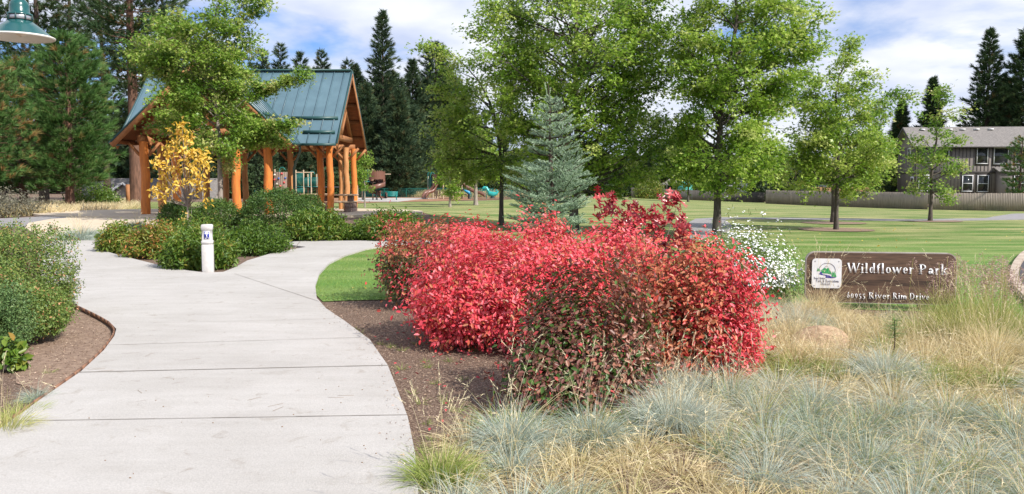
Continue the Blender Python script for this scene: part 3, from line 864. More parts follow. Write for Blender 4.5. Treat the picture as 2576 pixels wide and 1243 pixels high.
big = [(345, 66, 3.9, .50, .36, 'reddish trunked giant ponderosa standing close behind the left pavilion post', .30),
       (195, 80, 4.6, .34, .18, 'dark towering pine directly behind the full bodied young pine', .35),
       (110, 74, 4.2, .36, .2, 'dark towering pine behind the lamp', .35),
       (270, 88, 4.4, .34, .18, 'dark tall pine between the young pine and the red trunked giant, sky showing through', .4),
       (420, 86, 4.6, .32, .2, 'dark tall pine whose top stands above the left roof gable', .25),
       (10, 90, 4.8, .36, .2, 'tall dark pine at the far left corner behind the lamp', .3),
       (500, 92, 3.4, .30, .3, 'tall dark pine behind the light green oak', .35)]
for i, (px, Y, Rm, tr, cb, lab, gp_) in enumerate(big):
    pine('pine_tree', pbase(px, Y), (26 if i != 6 else 17) + i % 3, Rm, cb, 210, 26, .55, .05, M_pined, M_pbark if i == 0 else M_dbark, tr, 40 + i, lab, shape='full', gap=gp_ * .6, brown=.05, tufts=12)
# tall pines right of the pavilion
tall = [(965, 30, 112, 3.5, 'cone', 'tallest pointed conifer right of the pavilion roof'), (897, 165, 112, 3.0, 'cone', 'dark conifer touching the right gable of the pavilion'),
        (1042, 152, 118, 3.6, 'cone', 'dense dark conifer second right of the tallest one'), (1096, 108, 122, 3.4, 'full', 'airy conifer behind the leaning light green oak'),
        (925, 215, 108, 2.9, 'cone', 'shorter conifer filling the gap left of the tallest one'), (1005, 230, 106, 3.0, 'cone', 'short conifer at the right foot of the tallest one'),
        (1150, 240, 122, 3.8, 'full', 'dark pine behind the playground slides')]
tall += [(985, 190, 116, 3.2, 'full', 'dark conifer filling the wall just right of the tallest one'), (1070, 200, 120, 3.4, 'cone', 'conifer of the dark wall behind the woodchip playground'), (1120, 175, 126, 3.6, 'full', 'dark conifer behind the leaning oak crown'), (1020, 270, 110, 3.2, 'full', 'short dark conifer at the middle of the tree wall')]
for i, (px, yt, Y, Rm, sh, lab) in enumerate(tall):
    Rm += .8
    pine('conifer_tree', pbase(px, Y), htop(px, yt, Y), Rm, .05, 420, 17, .62, .085, M_pinef, M_dbark, .3, 60 + i, lab, shape=sh, brown=.03, tufts=12, gap=.05)
tops = [(665, 125, 'first of the four thin conifer tops above the pavilion roof, counting from the left'), (712, 112, 'second and tallest thin conifer top above the pavilion roof'), (762, 135, 'third thin conifer top above the pavilion roof'), (815, 128, 'fourth thin conifer top above the roof, nearest the gable end'), (880, 150, 'thin conifer top just behind the gable apex'), (640, 160, 'ragged conifer top at the left, half hidden by the oak by the roof')]
for i, (px, yt, lab) in enumerate(tops):
    Y = 135 + 3 * i
    pine('conifer_tree', pbase(px, Y), htop(px, yt, Y), 2.7, .1, 230, 16, .75, .10, M_pinef, M_dbark, .28, 70 + i, lab, shape='full', brown=.06, tufts=8, gap=.2)
rt = [(2475, 75, 112, 4.9, 'cone', 'tall dark conifer rising behind the brown house roof'), (2572, 70, 110, 3.6, 'full', 'dark conifer cut by the right edge of the view behind the house'), (2335, 198, 118, 3.1, 'cone', 'medium dark conifer behind the left end of the brown house roof'),
      (2262, 258, 120, 2.6, 'cone', 'smaller dark conifer left of the brown house'), (2520, 200, 118, 3.4, 'full', 'dark conifer between the two tall ones behind the house')]
for i, (px, yt, Y, Rm, sh, lab) in enumerate(rt):
    pine('conifer_tree', pbase(px, Y), htop(px, yt, Y), Rm, .05, 420, 17, .62, .085, M_pined, M_dbark, .32, 80 + i, lab, shape=sh, brown=.02, tufts=13)
b = G(2561, 530)
pine('pine_tree', b, htop(2550, 345, b.y), 1.75, .22, 90, 26, .30, .035, M_pine, M_dbark, .16, 90, 'small browning pine in front of the fence at the right edge', shape='oval', tufts=9, brown=.18)

# far woods: individual conifers sharing a few meshes
protos = []
for i in range(3):
    protos.append(pine('conifer_tree', (0, 300, 0), 14, 2.9, .04, 240, 14, .8, .13, M_pinef, M_dbark, .25, 95 + i, 'dark conifer of the wood line far behind the park', 'conifers of the far wood line', shape=('cone', 'full', 'oval')[i], brown=.03, tufts=9))
rg = RG(7)
spots = []
for k in range(62):
    px = 30 + k * 41 + rg.normal() * 12
    if 2270 < px < 2576: Y = 125 + rg.random() * 20
    else: Y = 138 + rg.random() * 30
    yt = rg.uniform(300, 400) if 1150 < px < 2250 else rg.uniform(250, 360)
    if px > 1950: yt = rg.uniform(380, 430)
    spots.append((px, Y, yt))
for k, (px, Y, yt) in enumerate(spots):
    q = pbase(px, Y); h = htop(px, yt, Y)
    sc = h / 14
    if k < 3:
        o = protos[k]; o.location = q; o.scale = (max(sc, .8),) * 2 + (sc,)
    else:
        copy_thing(protos[k % 3], q, rg.random() * 6, (max(sc, .8),) * 2 + (sc,))

# ---- blue spruce
M_spr = leafmat('blue_spruce_needles', [(0.092, 0.1534, 0.0864), (0.184, 0.2714, 0.1728), (0.3105, 0.413, 0.2808), (0.437, 0.5428, 0.3888), (0.529, 0.6136, 0.432)], 0.08, 0.55, 0.3)
def spruce():
    rg = RG(8)
    b = G(1386, 632)
    Y = b.y
    t = empty('blue_spruce', tuple(b), 'young blue spruce with layered silvery boughs behind the red bushes', 'tree')
    H = P(1380, 212, Y).z - b.z
    tk = MB(); tk.tube([(0, 0, -.1), (.02, 0, H * .3), (-.02, 0, H * .6), (-.05, 0, H * .9), (-.08, 0, H)], [.075, .06, .045, .02, .008], 9)
    br = MB(); C = []; D = []; T = []
    prof = [(0.0, .55), (.09, 1.0), (.2, 1.28), (.33, 1.30), (.46, 1.18), (.55, .85), (.63, .68), (.72, .72), (.80, .42), (.88, .26), (.95, .24), (1, .06)]
    pu, pr = zip(*prof)
    layers = [.04, .10, .165, .23, .295, .36, .42, .48, .575, .63, .68, .73, .78, .83, .88]
    for li, u in enumerate(layers):
        z = u * H; Rr = np.interp(u, pu, pr)
        nb = int(7 + 3 * (1 - u))
        for k in range(nb):
            a = k * 2 * PI / nb + li * .7 + rg.normal() * .18
            r = Rr * rg.uniform(.62, 1.08)
            dr = np.array([math.cos(a), math.sin(a), 0]); o = np.array([0, 0, z])
            e = o + dr * r + np.array([0, 0, r * rg.uniform(.02, .50) + (.12 if u > .7 else 0)]); m = o + dr * r * .5 + np.array([0, 0, .02])
            br.tube([o, m, e], [.014, .010, .004], 4, cap=False)
            sd_ = np.array([-dr[1], dr[0], 0])
            tw = [(o * .6 + m * .4, e, .6)]
            nn = max(3, int(r * 6.5))
            for j in range(nn):
                v = .25 + .72 * j / nn
                q = o * (1 - v) + e * v
                for sgn in (-1, 1):
                    ln = (.42 * (1 - v) + .14) * min(1, r * 1.1) * rg.uniform(.7, 1.2)
                    q2 = q + (dr * .75 + sgn * sd_ * .75 + np.array([0, 0, rg.uniform(.15, .55)])) * ln
                    tw.append((q, q2, 1))
            for q, q2, _ in tw:
                ln = np.linalg.norm(q2 - q); n = max(14, int(ln * 265))
                v = rg.random(n)[:, None]
                C.append(q * (1 - v) + q2 * v); d0 = (q2 - q) / (ln + 1e-6)
                D.append(nz(d0 * .75 + nz(rg.normal(size=(n, 3)) + np.array([0, 0, .5])))); T.append(np.clip(.35 + .28 * v[:, 0] + rg.normal() * .10 + rg.normal(size=n) * .08, 0, 1))
    C = np.concatenate(C); D = np.concatenate(D); T = np.concatenate(T)
    cr = MB(); needles(cr, C, D, .040 * rg.uniform(.8, 1.2, len(C)), .012, T, rg)
    # leader shoots
    for dx, hh in ((-.08, .0), (.02, -.12), (-.2, -.3), (.12, -.34)):
        n = 130; v = rg.random(n)[:, None]; q = np.array([-.07, 0, H - .42]); e = np.array([dx * 1.4 - .05, 0, H + hh + .02])
        cr_p = q * (1 - v) + e * v
        needles(cr, cr_p, nz(np.array([0, 0, 1.2]) + nz(rg.normal(size=(n, 3)))), .038, .0105, .9, rg)
    tk.build('trunk', M_dbark, t, True); br.build('bough', M_dbark, t); cr.build('crown', M_spr, t)
    # small offshoot trunk beside it hides in the lowest boughs
spruce()

# ------------------------------------------------------------------ shrubs
M_yew = leafmat('yew_foliage', [(0.0216, 0.0575, 0.012), (0.0405, 0.0978, 0.018), (0.0743, 0.1437, 0.025), (0.1283, 0.1955, 0.035), (0.27, 0.184, 0.05)], 0.15, 0.5, 0.35)
M_dog = leafmat('drooping_shrub_leaves', [(0.039, 0.092, 0.01), (0.078, 0.1552, 0.016), (0.1365, 0.2242, 0.025), (0.26, 0.253, 0.04), (0.468, 0.184, 0.06)], 0.3, 0.42, 0.45)
M_jun = leafmat('left_hedge_foliage', [(0.0448, 0.0864, 0.022), (0.0896, 0.1566, 0.035), (0.1568, 0.2322, 0.05), (0.2464, 0.2916, 0.07), (0.504, 0.2376, 0.12)], 0.2, 0.5, 0.3)
M_junb = leafmat('blue_hedge_foliage', [(0.035, 0.078, 0.025), (0.075, 0.145, 0.045), (0.13, 0.215, 0.07), (0.19, 0.27, 0.09), (0.30, 0.27, 0.11)], 0.15, 0.5, 0.3)
M_euo = leafmat('burning_bush_leaves', [(0.028, 0.06, 0.012), (0.09, 0.10, 0.025), (0.26, 0.09, 0.05), (0.58, 0.22, 0.10), (0.63, 0.05, 0.06), (0.75, 0.08, 0.11), (0.84, 0.27, 0.29)], 0.32, 0.4, 0.4)
M_euod = leafmat('dark_burning_bush_leaves', [(0.035, 0.10, 0.015), (0.09, 0.17, 0.03), (0.14, 0.085, 0.045), (0.20, 0.075, 0.06), (0.31, 0.13, 0.095), (0.46, 0.22, 0.13), (0.62, 0.07, 0.08)], 0.28, 0.4, 0.45)
M_twig = mat('grey_twigs', (0.28, 0.23, 0.19), (0.15, 0.12, 0.10), 12, 0.9)
def blob(name, xl, xr, yt, yb, n, L, ar, material, seed, label, cat='shrub', group=None, tintf=None, droop=.6, fold=True, lump=.3, nstem=14, depth=1.0, jag=0.10, shell=.40, flare=.18, spray=0, jit=1.2, boxy=1.0, tight=False, shoots=0.0):
    """leafy shrub: leaves on a lumpy shell with stems under it. xl..yb are the silhouette in the photograph"""
    rg = RG(seed)
    cx = (xl + xr) / 2
    g0 = G(cx, yb)
    Rr = (xr - xl) / 2 * g0.y / F
    Yc = g0.y + Rr * depth * .72
    Rr = (xr - xl) / 2 * Yc / F
    X = P(cx, HZ, Yc).x
    zb = float(gz(X, Yc)); H = P(cx, yt, Yc).z - zb
    loc = (X, Yc, zb)
    t = empty(name, loc, label, cat, group)
    # lumps: random bumps on the unit sphere
    nb = 26
    bd = nz(rg.normal(size=(nb, 3)) + np.array([0, 0, .4])); ba = rg.uniform(-.7, 1, nb) * lump; bw = rg.uniform(.18, .5, nb)
    d = nz(rg.normal(size=(n * 2, 3))); d = d[d[:, 2] > -.55][:n]; n = len(d)
    r = 1 - shell * rg.random(n) ** 1.6
    cosang = d @ bd.T
    bf = 1 + (ba * np.exp((cosang - 1) / (bw ** 2))).sum(1); bf = bf / np.percentile(bf, 78)
    r = r * np.clip(bf, .5, 1.16) * (1 + rg.normal(size=n) * jag * .4)
    if boxy != 1.0: d = np.sign(d) * np.abs(d) ** boxy; d = d / (np.abs(d) ** 3).sum(1, keepdims=True) ** (1 / 3)
    ez = d[:, 2]
    p = np.stack([d[:, 0] * r * Rr, d[:, 1] * r * Rr * depth, (flare + .12 + ez * (1 - flare - .12) * np.where(ez > 0, 1, .50)) * H * np.where(ez > 0, r, 1)], 1)
    out_ = nz(np.stack([d[:, 0] / Rr, d[:, 1] / Rr, d[:, 2] / H], 1))
    if spray:
        # leaves hang in small sprays so the surface is not even
        ns = n // spray; ii = rg.integers(0, n, ns)[rg.integers(0, ns, n)]
        p0 = p; p = p[ii] + rg.normal(size=(n, 3)) * L * jit
        if shoots:
            ex = rg.exponential(shoots, len(p0)); ex[rg.random(len(p0)) < .5] = 0
            p = p + out_[ii] * (ex[ii] * rg.uniform(.3, 1, n))[:, None]; out_ = out_[ii]; d = d[ii]
    p[:, 2] = np.maximum(p[:, 2], .015)
    tang = nz(np.cross(out_, rg.normal(size=(n, 3))))
    ax = nz(out_ * .55 + tang * .75 + np.array([0, 0, -droop]) * rg.uniform(.2, 1.2, n)[:, None])
    nn = nz(out_ * (1.4 if tight else .8) + np.array([.15, -.1, .35 if tight else .55]) + rg.normal(size=(n, 3)) * (.30 if tight else .38))
    LL = L * rg.uniform(.65, 1.25, n)
    u = np.stack([d[:, 0], d[:, 1], p[:, 2] / H], 1)
    if tintf is None: T = .42 + rg.normal(size=n) * .15 + .10 * (np.sin(p[:, 0] * 9 / Rr) * np.cos(p[:, 1] * 7 / Rr))
    else: T = tintf(u, rg, n)
    T = np.clip(T, 0, 1)
    fo = MB()
    (leaf_fold if fold else leaf_rh)(fo, p, ax, nn, LL, LL * ar, T)
    st = MB()
    for i in range(nstem):
        j = rg.integers(0, n); e = p[j] * .92
        s_ = np.array([rg.normal() * .10 * Rr, rg.normal() * .10 * Rr, 0])
        m = s_ * .5 + e * .5; m[2] *= 1.1; m[:2] *= .85
        st.tube([s_, m, e], [.011, .007, .003], 4, cap=False)
    st.build('stem', M_twig, t); fo.build('foliage', material, t)
    return t

G1 = 'low drooping shrubs of the walk island'
blob('low_shrub', 243, 345, 567, 636, 5200, .085, .34, M_dog, 101, 'leftmost low drooping shrub at the tip of the island bed, slightly rusty', group=G1, jit=.7, tight=True, spray=5, lump=.3, tintf=lambda u, rg, n: .58 + rg.normal(size=n) * .18)
blob('low_shrub', 318, 470, 560, 650, 8000, .085, .34, M_dog, 102, 'rust tinged drooping shrub second from the left in the island bed', group=G1, jit=.7, tight=True, spray=5, lump=.3, tintf=lambda u, rg, n: .68 + rg.normal(size=n) * .2)
blob('low_shrub', 388, 582, 588, 681, 10000, .085, .34, M_dog, 103, 'front green drooping shrub right behind the white bollard', group=G1, jit=.7, tight=True, spray=5, lump=.3)
blob('low_shrub', 535, 716, 562, 643, 8500, .085, .34, M_dog, 104, 'deep green drooping shrub right of the bollard', group=G1, jit=.7, tight=True, spray=5, tintf=lambda u, rg, n: .28 + rg.normal(size=n) * .14)
blob('low_shrub', 380, 560, 555, 620, 4500, .09, .34, M_dog, 109, 'drooping shrub in the middle of the island bed behind the bollard', group=G1, jit=.7, tight=True, spray=5)
blob('low_shrub', 715, 890, 533, 608, 10000, .11, .32, M_dog, 105, 'long leaved drooping shrub below the pavilion corner posts', group=G1, jit=.7, tight=True, spray=5)
blob('low_shrub', 865, 1075, 537, 608, 12000, .11, .32, M_dog, 106, 'long leaved drooping shrub beside the curved concrete pad edge', group=G1, jit=.7, tight=True, spray=5)
blob('round_shrub', 598, 790, 474, 590, 26000, .065, .42, M_yew, 107, 'large round dark green shrub in front of the pavilion middle', lump=.10, spray=6, fold=False, droop=0, jit=.5, tight=True, shell=.2)
blob('round_shrub', 740, 815, 488, 560, 8000, .065, .42, M_yew, 108, 'small round shrub tucked behind the large round one toward the corner posts', spray=6, fold=False, lump=.10, droop=0, jit=.5, tight=True, shell=.2)
blob('round_shrub', 402, 490, 500, 584, 10000, .065, .42, M_yew, 110, 'dark round shrub left of the yellow sapling stem', spray=6, fold=False, lump=.10, droop=0, jit=.5, tight=True, shell=.2)
blob('round_shrub', 478, 600, 502, 582, 13000, .065, .42, M_yew, 111, 'round shrub right of the yellow sapling stem', spray=6, fold=False, lump=.10, droop=0, jit=.5, tight=True, shell=.2, tintf=lambda u, rg, n: .50 + rg.normal(size=n) * .16)
def rust(u, rg, n): return np.where(rg.random(n) < .05, .98, .46 + rg.normal(size=n) * .16)
blob('hedge_shrub', -230, 160, 524, 836, 56000, .031, .45, M_jun, 121, 'large rounded green hedge shrub at the left edge with rusty tips', lump=.18, spray=9, fold=False, tintf=rust, nstem=20, jit=.8, boxy=.9, tight=True)
blob('hedge_shrub', -100, 146, 650, 876, 34000, .030, .45, M_jun, 122, 'lower green hedge shrub spilling over the brown soil at the left', lump=.28, spray=9, fold=False, tintf=rust, nstem=20, jit=.8, tight=True)
blob('hedge_shrub', -170, 52, 690, 905, 22000, .028, .40, M_junb, 123, 'bluish hedge shrub nearest the camera at the left edge', spray=7, fold=False, lump=.3)
blob('leafy_seedling', -28, 42, 850, 935, 220, .075, .6, M_dog, 124, 'small broad leaved plant growing out from under the left hedge', cat='plant', spray=0, nstem=6)

def t_red(u, rg, n):
    k = .80 + rg.normal(size=n) * .10
    green = (u[:, 2] < .60) & (u[:, 0] < -.15)
    purple = (u[:, 0] < .0) & (u[:, 2] >= .55)
    k = np.where(purple & (rg.random(n) < .8), .40 + rg.normal(size=n) * .08, k)
    k = np.where(green & (rg.random(n) < .85), .06 + rg.random(n) * .26, k)
    return k
def t_mid(u, rg, n):
    k = .80 + rg.normal(size=n) * .11
    return np.where(rg.random(n) < .13, .50 + rg.normal(size=n) * .05, k)
def t_orange(u, rg, n):
    k = np.where(u[:, 0] + rg.normal(size=n) * .15 > .35, .78, .53) + rg.normal(size=n) * .10
    inner_ = (rg.random(n) < .16)
    return np.where(inner_, rg.uniform(.05, .35, n), k)
def t_dark(u, rg, n):
    k = .50 + rg.normal(size=n) * .13
    k = np.where(rg.random(n) < .38 - .15 * u[:, 2], rg.uniform(0, .2, n), k)
    k = np.where(rg.random(n) < .04, .98, k)
    k = np.where((u[:, 0] > .1) & (rg.random(n) < .35), .74, k)
    return k
GE = 'burning bushes at the walk corner'
blob('burning_bush', 962, 1335, 553, 772, 19000, .052, .52, M_euo, 201, 'leftmost burning bush, purple and green on its left flank, beside the lawn patch', group=GE, boxy=.95, shoots=.05, tintf=t_red, spray=9, nstem=50, lump=.32, flare=.24)
blob('burning_bush', 1035, 1500, 585, 880, 27000, .049, .52, M_euo, 202, 'bright crimson burning bush with bare grey stems below', group=GE, boxy=.95, shoots=.05, tintf=t_mid, spray=9, nstem=110, lump=.36, flare=.20)
blob('burning_bush', 1380, 1765, 594, 850, 18000, .050, .52, M_euo, 203, 'pink red burning bush at the back behind the dark front one', group=GE, boxy=.95, shoots=.05, tintf=t_mid, spray=9, nstem=60, lump=.34)
blob('burning_bush', 1545, 1888, 618, 945, 21000, .047, .52, M_euo, 204, 'orange and red burning bush on the right beside the dry grass', group=GE, boxy=.95, shoots=.05, tintf=t_orange, spray=9, nstem=70, lump=.36, flare=.16)
blob('burning_bush', 1278, 1640, 722, 1038, 16000, .046, .55, M_euod, 205, 'dark purple and green burning bush nearest the camera', group=GE, boxy=.95, shoots=.05, tintf=t_dark, spray=9, nstem=60, lump=.5)

blob('burning_bush', 1180, 1480, 568, 800, 12000, .050, .52, M_euo, 206, 'crimson burning bush in the middle at the back, filling the gap under the blue spruce', group=GE, boxy=.95, shoots=.05, tintf=t_mid, spray=9, nstem=30, lump=.3)
# red oak sapling behind the bushes
M_redo = leafmat('red_oak_leaves', [(0.16, 0.012, 0.016), (0.30, 0.02, 0.025), (0.46, 0.05, 0.055), (0.55, 0.12, 0.12), (0.60, 0.05, 0.02)], 0.3, 0.28, 0.6)
M_yel = leafmat('yellow_leaves', [(0.42, 0.30, 0.03), (0.72, 0.46, 0.05), (0.85, 0.58, 0.09), (0.88, 0.66, 0.20), (0.80, 0.36, 0.08)], 0.4, 0.45, 0.4)
def lobed(mb, p, a, n_, L, tint):
    a = nz(a); s_ = nz(np.cross(a, n_)); up = np.cross(s_, a)
    prof = [(0, .03), (.10, .05), (.16, .22), (.24, .30), (.27, .10), (.38, .13), (.44, .40), (.54, .48), (.55, .16), (.66, .14), (.74, .32), (.83, .34), (.82, .10), (.92, .09), (1.0, .02)]
    R_ = [p + a * L * x + s_ * L * y + up * L * (.10 * y * 2) for x, y in prof]; L_ = [p + a * L * x - s_ * L * y + up * L * (.10 * y * 2) for x, y in prof]
    C_ = [p + a * L * x - up * L * .15 * x * x for x, y in prof]
    k = len(prof); v = np.array(R_ + C_ + L_)
    f = [(k + i, i, i + 1, k + i + 1) for i in range(k - 1)] + [(2 * k + i, k + i, k + i + 1, 2 * k + i + 1) for i in range(k - 1)]
    mb.add(v, f, tint)
def red_sapling():
    rg = RG(300)
    b = G(1610, 790); Y = b.y
    t = empty('oak_sapling', tuple(b), 'deep red oak sapling with big pointed lobed leaves above the burning bushes', 'sapling')
    st, lf = MB(), MB()
    tips = [(1525, 487), (1510, 520), (1560, 515), (1585, 500), (1690, 495), (1705, 505), (1660, 545), (1620, 530), (1540, 560), (1590, 575), (1650, 580), (1700, 560), (1725, 590), (1730, 600), (1610, 600), (1680, 610), (1560, 610), (1530, 590), (1640, 560), (1715, 545), (1600, 545), (1575, 555)]
    bo = np.array(b)
    for px, py in tips:
        yy = Y + rg.uniform(-.45, .45)
        e = np.array(P(px, py + 6, yy)) - bo
        s_ = np.array([rg.normal() * .05, rg.normal() * .05, 0]); m = s_ * .45 + e * .55 + np.array([0, 0, .05])
        st.tube([s_, m, e], [.012, .008, .003], 5, cap=False)
        for k in range(11):
            q = e * rg.uniform(.86, 1.0) + rg.normal(size=3) * .055
            if k == 0: q = e
            a = nz(rg.normal(size=3) * .8 + np.array([0, -.2, .15])); n_ = nz(np.array([.2, -.6, .6]) + rg.normal(size=3) * .4)
            lobed(lf, q, a, n_, rg.uniform(.10, .17), float(np.clip(.42 + rg.normal() * .25, 0, 1)))
    st.build('stem', M_twig, t); lf.build('foliage', M_redo, t)
red_sapling()
def yellow_sapling():
    rg = RG(310)
    Y = 25.2; b = P(477, 603, Y); b.z = float(gz(b.x, Y)); bo = np.array(b)
    t = empty('yellow_sapling', tuple(b), 'small sapling with bright yellow autumn leaves in the island bed', 'sapling')
    st, lf = MB(), MB()
    fork = np.array(P(472, 520, Y)) - bo
    st.tube([(0, 0, -.05), fork * .5 + np.array([-.03, 0, 0]), fork], [.035, .03, .024], 6)
    tips = [(458, 305, 1), (448, 318, 1), (462, 335, 1), (470, 350, 1), (440, 350, 1), (432, 365, 1), (425, 380, 1), (455, 375, 1.2), (480, 375, 1.2), (500, 380, 1), (512, 392, 1), (410, 400, 1), (398, 412, 1), (470, 400, 1.3), (490, 410, 1.3), (515, 415, 1), (500, 435, 1), (455, 430, 1.2), (440, 420, 1),
            (428, 455, 1), (395, 470, 1), (390, 480, .7), (415, 485, .8), (405, 465, .9), (500, 455, 1), (510, 470, .8), (480, 450, 1), (520, 400, .8), (522, 505, .5), (470, 330, 1), (485, 430, 1.2), (420, 432, 1), (450, 460, .9), (495, 480, .5)]
    for px, py, dn in tips:
        yy = Y + rg.uniform(-.5, .5)
        e = np.array(P(px, py + 5, yy)) - bo; m = fork * .5 + e * .5 + np.array([0, 0, -.08])
        st.tube([fork, m, e], [.014, .009, .004], 5, cap=False)
        n = int(27 * dn)
        p = e + rg.normal(size=(n, 3)) * np.array([.12, .12, .085]); a = nz(rg.normal(size=(n, 3)) + np.array([0, 0, -.35])); nn = nz(rg.normal(size=(n, 3)) * .6 + np.array([.2, -.5, .7]))
        L = .145 * rg.uniform(.7, 1.3, n)
        leaf_fold(lf, p, a, nn, L, L * .42, np.clip(.45 + rg.normal(size=n) * .22, 0, 1))
    for k in range(5):
        e = np.array([rg.normal() * .25, rg.normal() * .2, rg.uniform(.35, 1.0)]); st.tube([(rg.normal() * .03, 0, 0), e * .5 + np.array([.02, 0, .1]), e], [.012, .008, .003], 4, cap=False)
    p = rg.normal(size=(26, 3)) * np.array([.05, .05, .12]) + np.array([-.12, -.1, .42]); leaf_fold(lf, p, nz(rg.normal(size=(26, 3))), nz(rg.normal(size=(26, 3))), .10, .05, .8)
    st.build('stem', M_barkl, t); lf.build('foliage', M_yel, t)
yellow_sapling()

# white asters
M_asf = leafmat('aster_foliage', [(0.08, 0.15, 0.03), (0.15, 0.24, 0.05), (0.26, 0.34, 0.09), (0.38, 0.42, 0.15)], 0.3)
M_white = flat('white_petals', (0.85, 0.85, 0.86), 0.6)
M_yc = flat('aster_centre', (0.75, 0.6, 0.15), 0.6)
def asters():
    rg = RG(320)
    t = blob('aster_plant', 1745, 2004, 596, 765, 9000, .075, .13, M_asf, 321, 'tall mound of white asters in full bloom left of the park sign', cat='flowers', droop=-.6, nstem=160, flare=.1, spray=6, lump=.55, jag=.5, jit=1.0)
    o = t.location
    H = P(1880, 590, o.y).z - o.z
    fm = [c for c in t.children if c.name.startswith('foliage')][0].data
    co = np.empty(len(fm.vertices) * 3, np.float32); fm.vertices.foreach_get('co', co); co = co.reshape(-1, 3)[::6].astype(float)
    c0 = np.array([0, 0, .35 * H]); rel = (co - c0) / np.array([.55, .55, .6 * H]); rad_ = np.linalg.norm(rel, axis=1)
    ok = np.where((co[:, 2] > .22 * H) & (rad_ > np.percentile(rad_, 35)))[0]
    n = 2900; ii = rg.choice(ok, n); p = co[ii] + rg.normal(size=(n, 3)) * .02 + np.array([0, 0, .03]); d = nz(rel[ii])
    nn = nz(d * .6 + np.array([.1, -.25, .8]) + rg.normal(size=(n, 3)) * .25)
    x = nz(np.cross(nn, rg.normal(size=(n, 3)))); y = np.cross(nn, x)
    fl = MB(); rad = rg.uniform(.011, .018, n)[:, None]
    a = np.arange(8) * PI / 4
    v = np.stack([p + rad * (1 if i % 2 else .72) * (math.cos(a[i]) * x + math.sin(a[i]) * y) for i in range(8)], 1).reshape(-1, 3)
    fl.add(v, np.arange(n * 8).reshape(-1, 8))
    fo = fl.build('flower_heads', M_white, t); fo['kind'] = 'stuff'
asters()

# ------------------------------------------------------------------ grasses
M_fes = leafmat('blue_fescue', [(0.21, 0.26, 0.13), (0.34, 0.41, 0.31), (0.48, 0.555, 0.50), (0.60, 0.585, 0.46), (0.70, 0.56, 0.35)], 0.3, 0.5, 0.3)
M_dry = leafmat('dry_grass', [(0.36, 0.35, 0.14), (0.56, 0.48, 0.24), (0.70, 0.58, 0.33), (0.76, 0.66, 0.44), (0.46, 0.30, 0.17)], 0.3, 0.5, 0.3)
M_grn = leafmat('green_grass', [(0.13, 0.23, 0.04), (0.23, 0.33, 0.06), (0.38, 0.42, 0.12), (0.58, 0.52, 0.22)], 0.3, 0.5, 0.3)
M_plume = leafmat('pink_plumes', [(0.36, 0.23, 0.20), (0.50, 0.34, 0.29), (0.58, 0.44, 0.36)], 0.3)
def clump(mb, c, n, h, rad, w, tint, rg, spread=1.0, droop=.8, base=.05, tv=.12):
    a = rg.uniform(0, 2 * PI, n); q = np.sqrt(rg.random(n))
    p = np.stack([c[0] + np.cos(a) * base * q, c[1] + np.sin(a) * base * q, np.full(n, c[2])], 1)
    ang = q * spread * rg.uniform(.6, 1.1, n)
    d = np.stack([np.cos(a) * np.sin(ang), np.sin(a) * np.sin(ang), np.cos(ang)], 1) + rg.normal(size=(n, 3)) * .10
    blades(mb, p, d, h * rg.uniform(.55, 1.1, n), w, droop * rg.uniform(.5, 1.4, n), np.clip(tint + rg.normal(size=n) * tv, 0, 1), rg)
def seedstalks(mb, c, n, h, w, rg, spread=.5, droop=.35, tint=.55, head=True, seed_len=.10):
    a = rg.uniform(0, 2 * PI, n); ang = rg.uniform(.05, spread, n)
    p = np.tile(np.array(c), (n, 1)) + rg.normal(size=(n, 3)) * np.array([.05, .05, 0])
    d = np.stack([np.cos(a) * np.sin(ang), np.sin(a) * np.sin(ang), np.cos(ang)], 1)
    L = h * rg.uniform(.7, 1.15, n); dr = droop * rg.uniform(.3, 1.5, n)
    blades(mb, p, d, L, w, dr, np.clip(tint + rg.normal(size=n) * .1, 0, 1), rg, seg=4)
    if head:
        # feathery heads: short needles round the last stretch
        q = p.copy(); dd = nz(d.copy()); pts = []
        for i in range(5):
            dd = nz(dd + np.array([0, 0, -1.0]) * (dr / 4 * (i + .5))[:, None])
            if i < 4: q = q + dd * (L / 4)[:, None]
        k = 9
        for j in range(k):
            pp = q - dd * (seed_len * j / k)
            needles(mb, pp, nz(dd + rg.normal(size=(n, 3)) * .30), .022, w * 1.5, np.clip(tint + .12, 0, 1), rg)

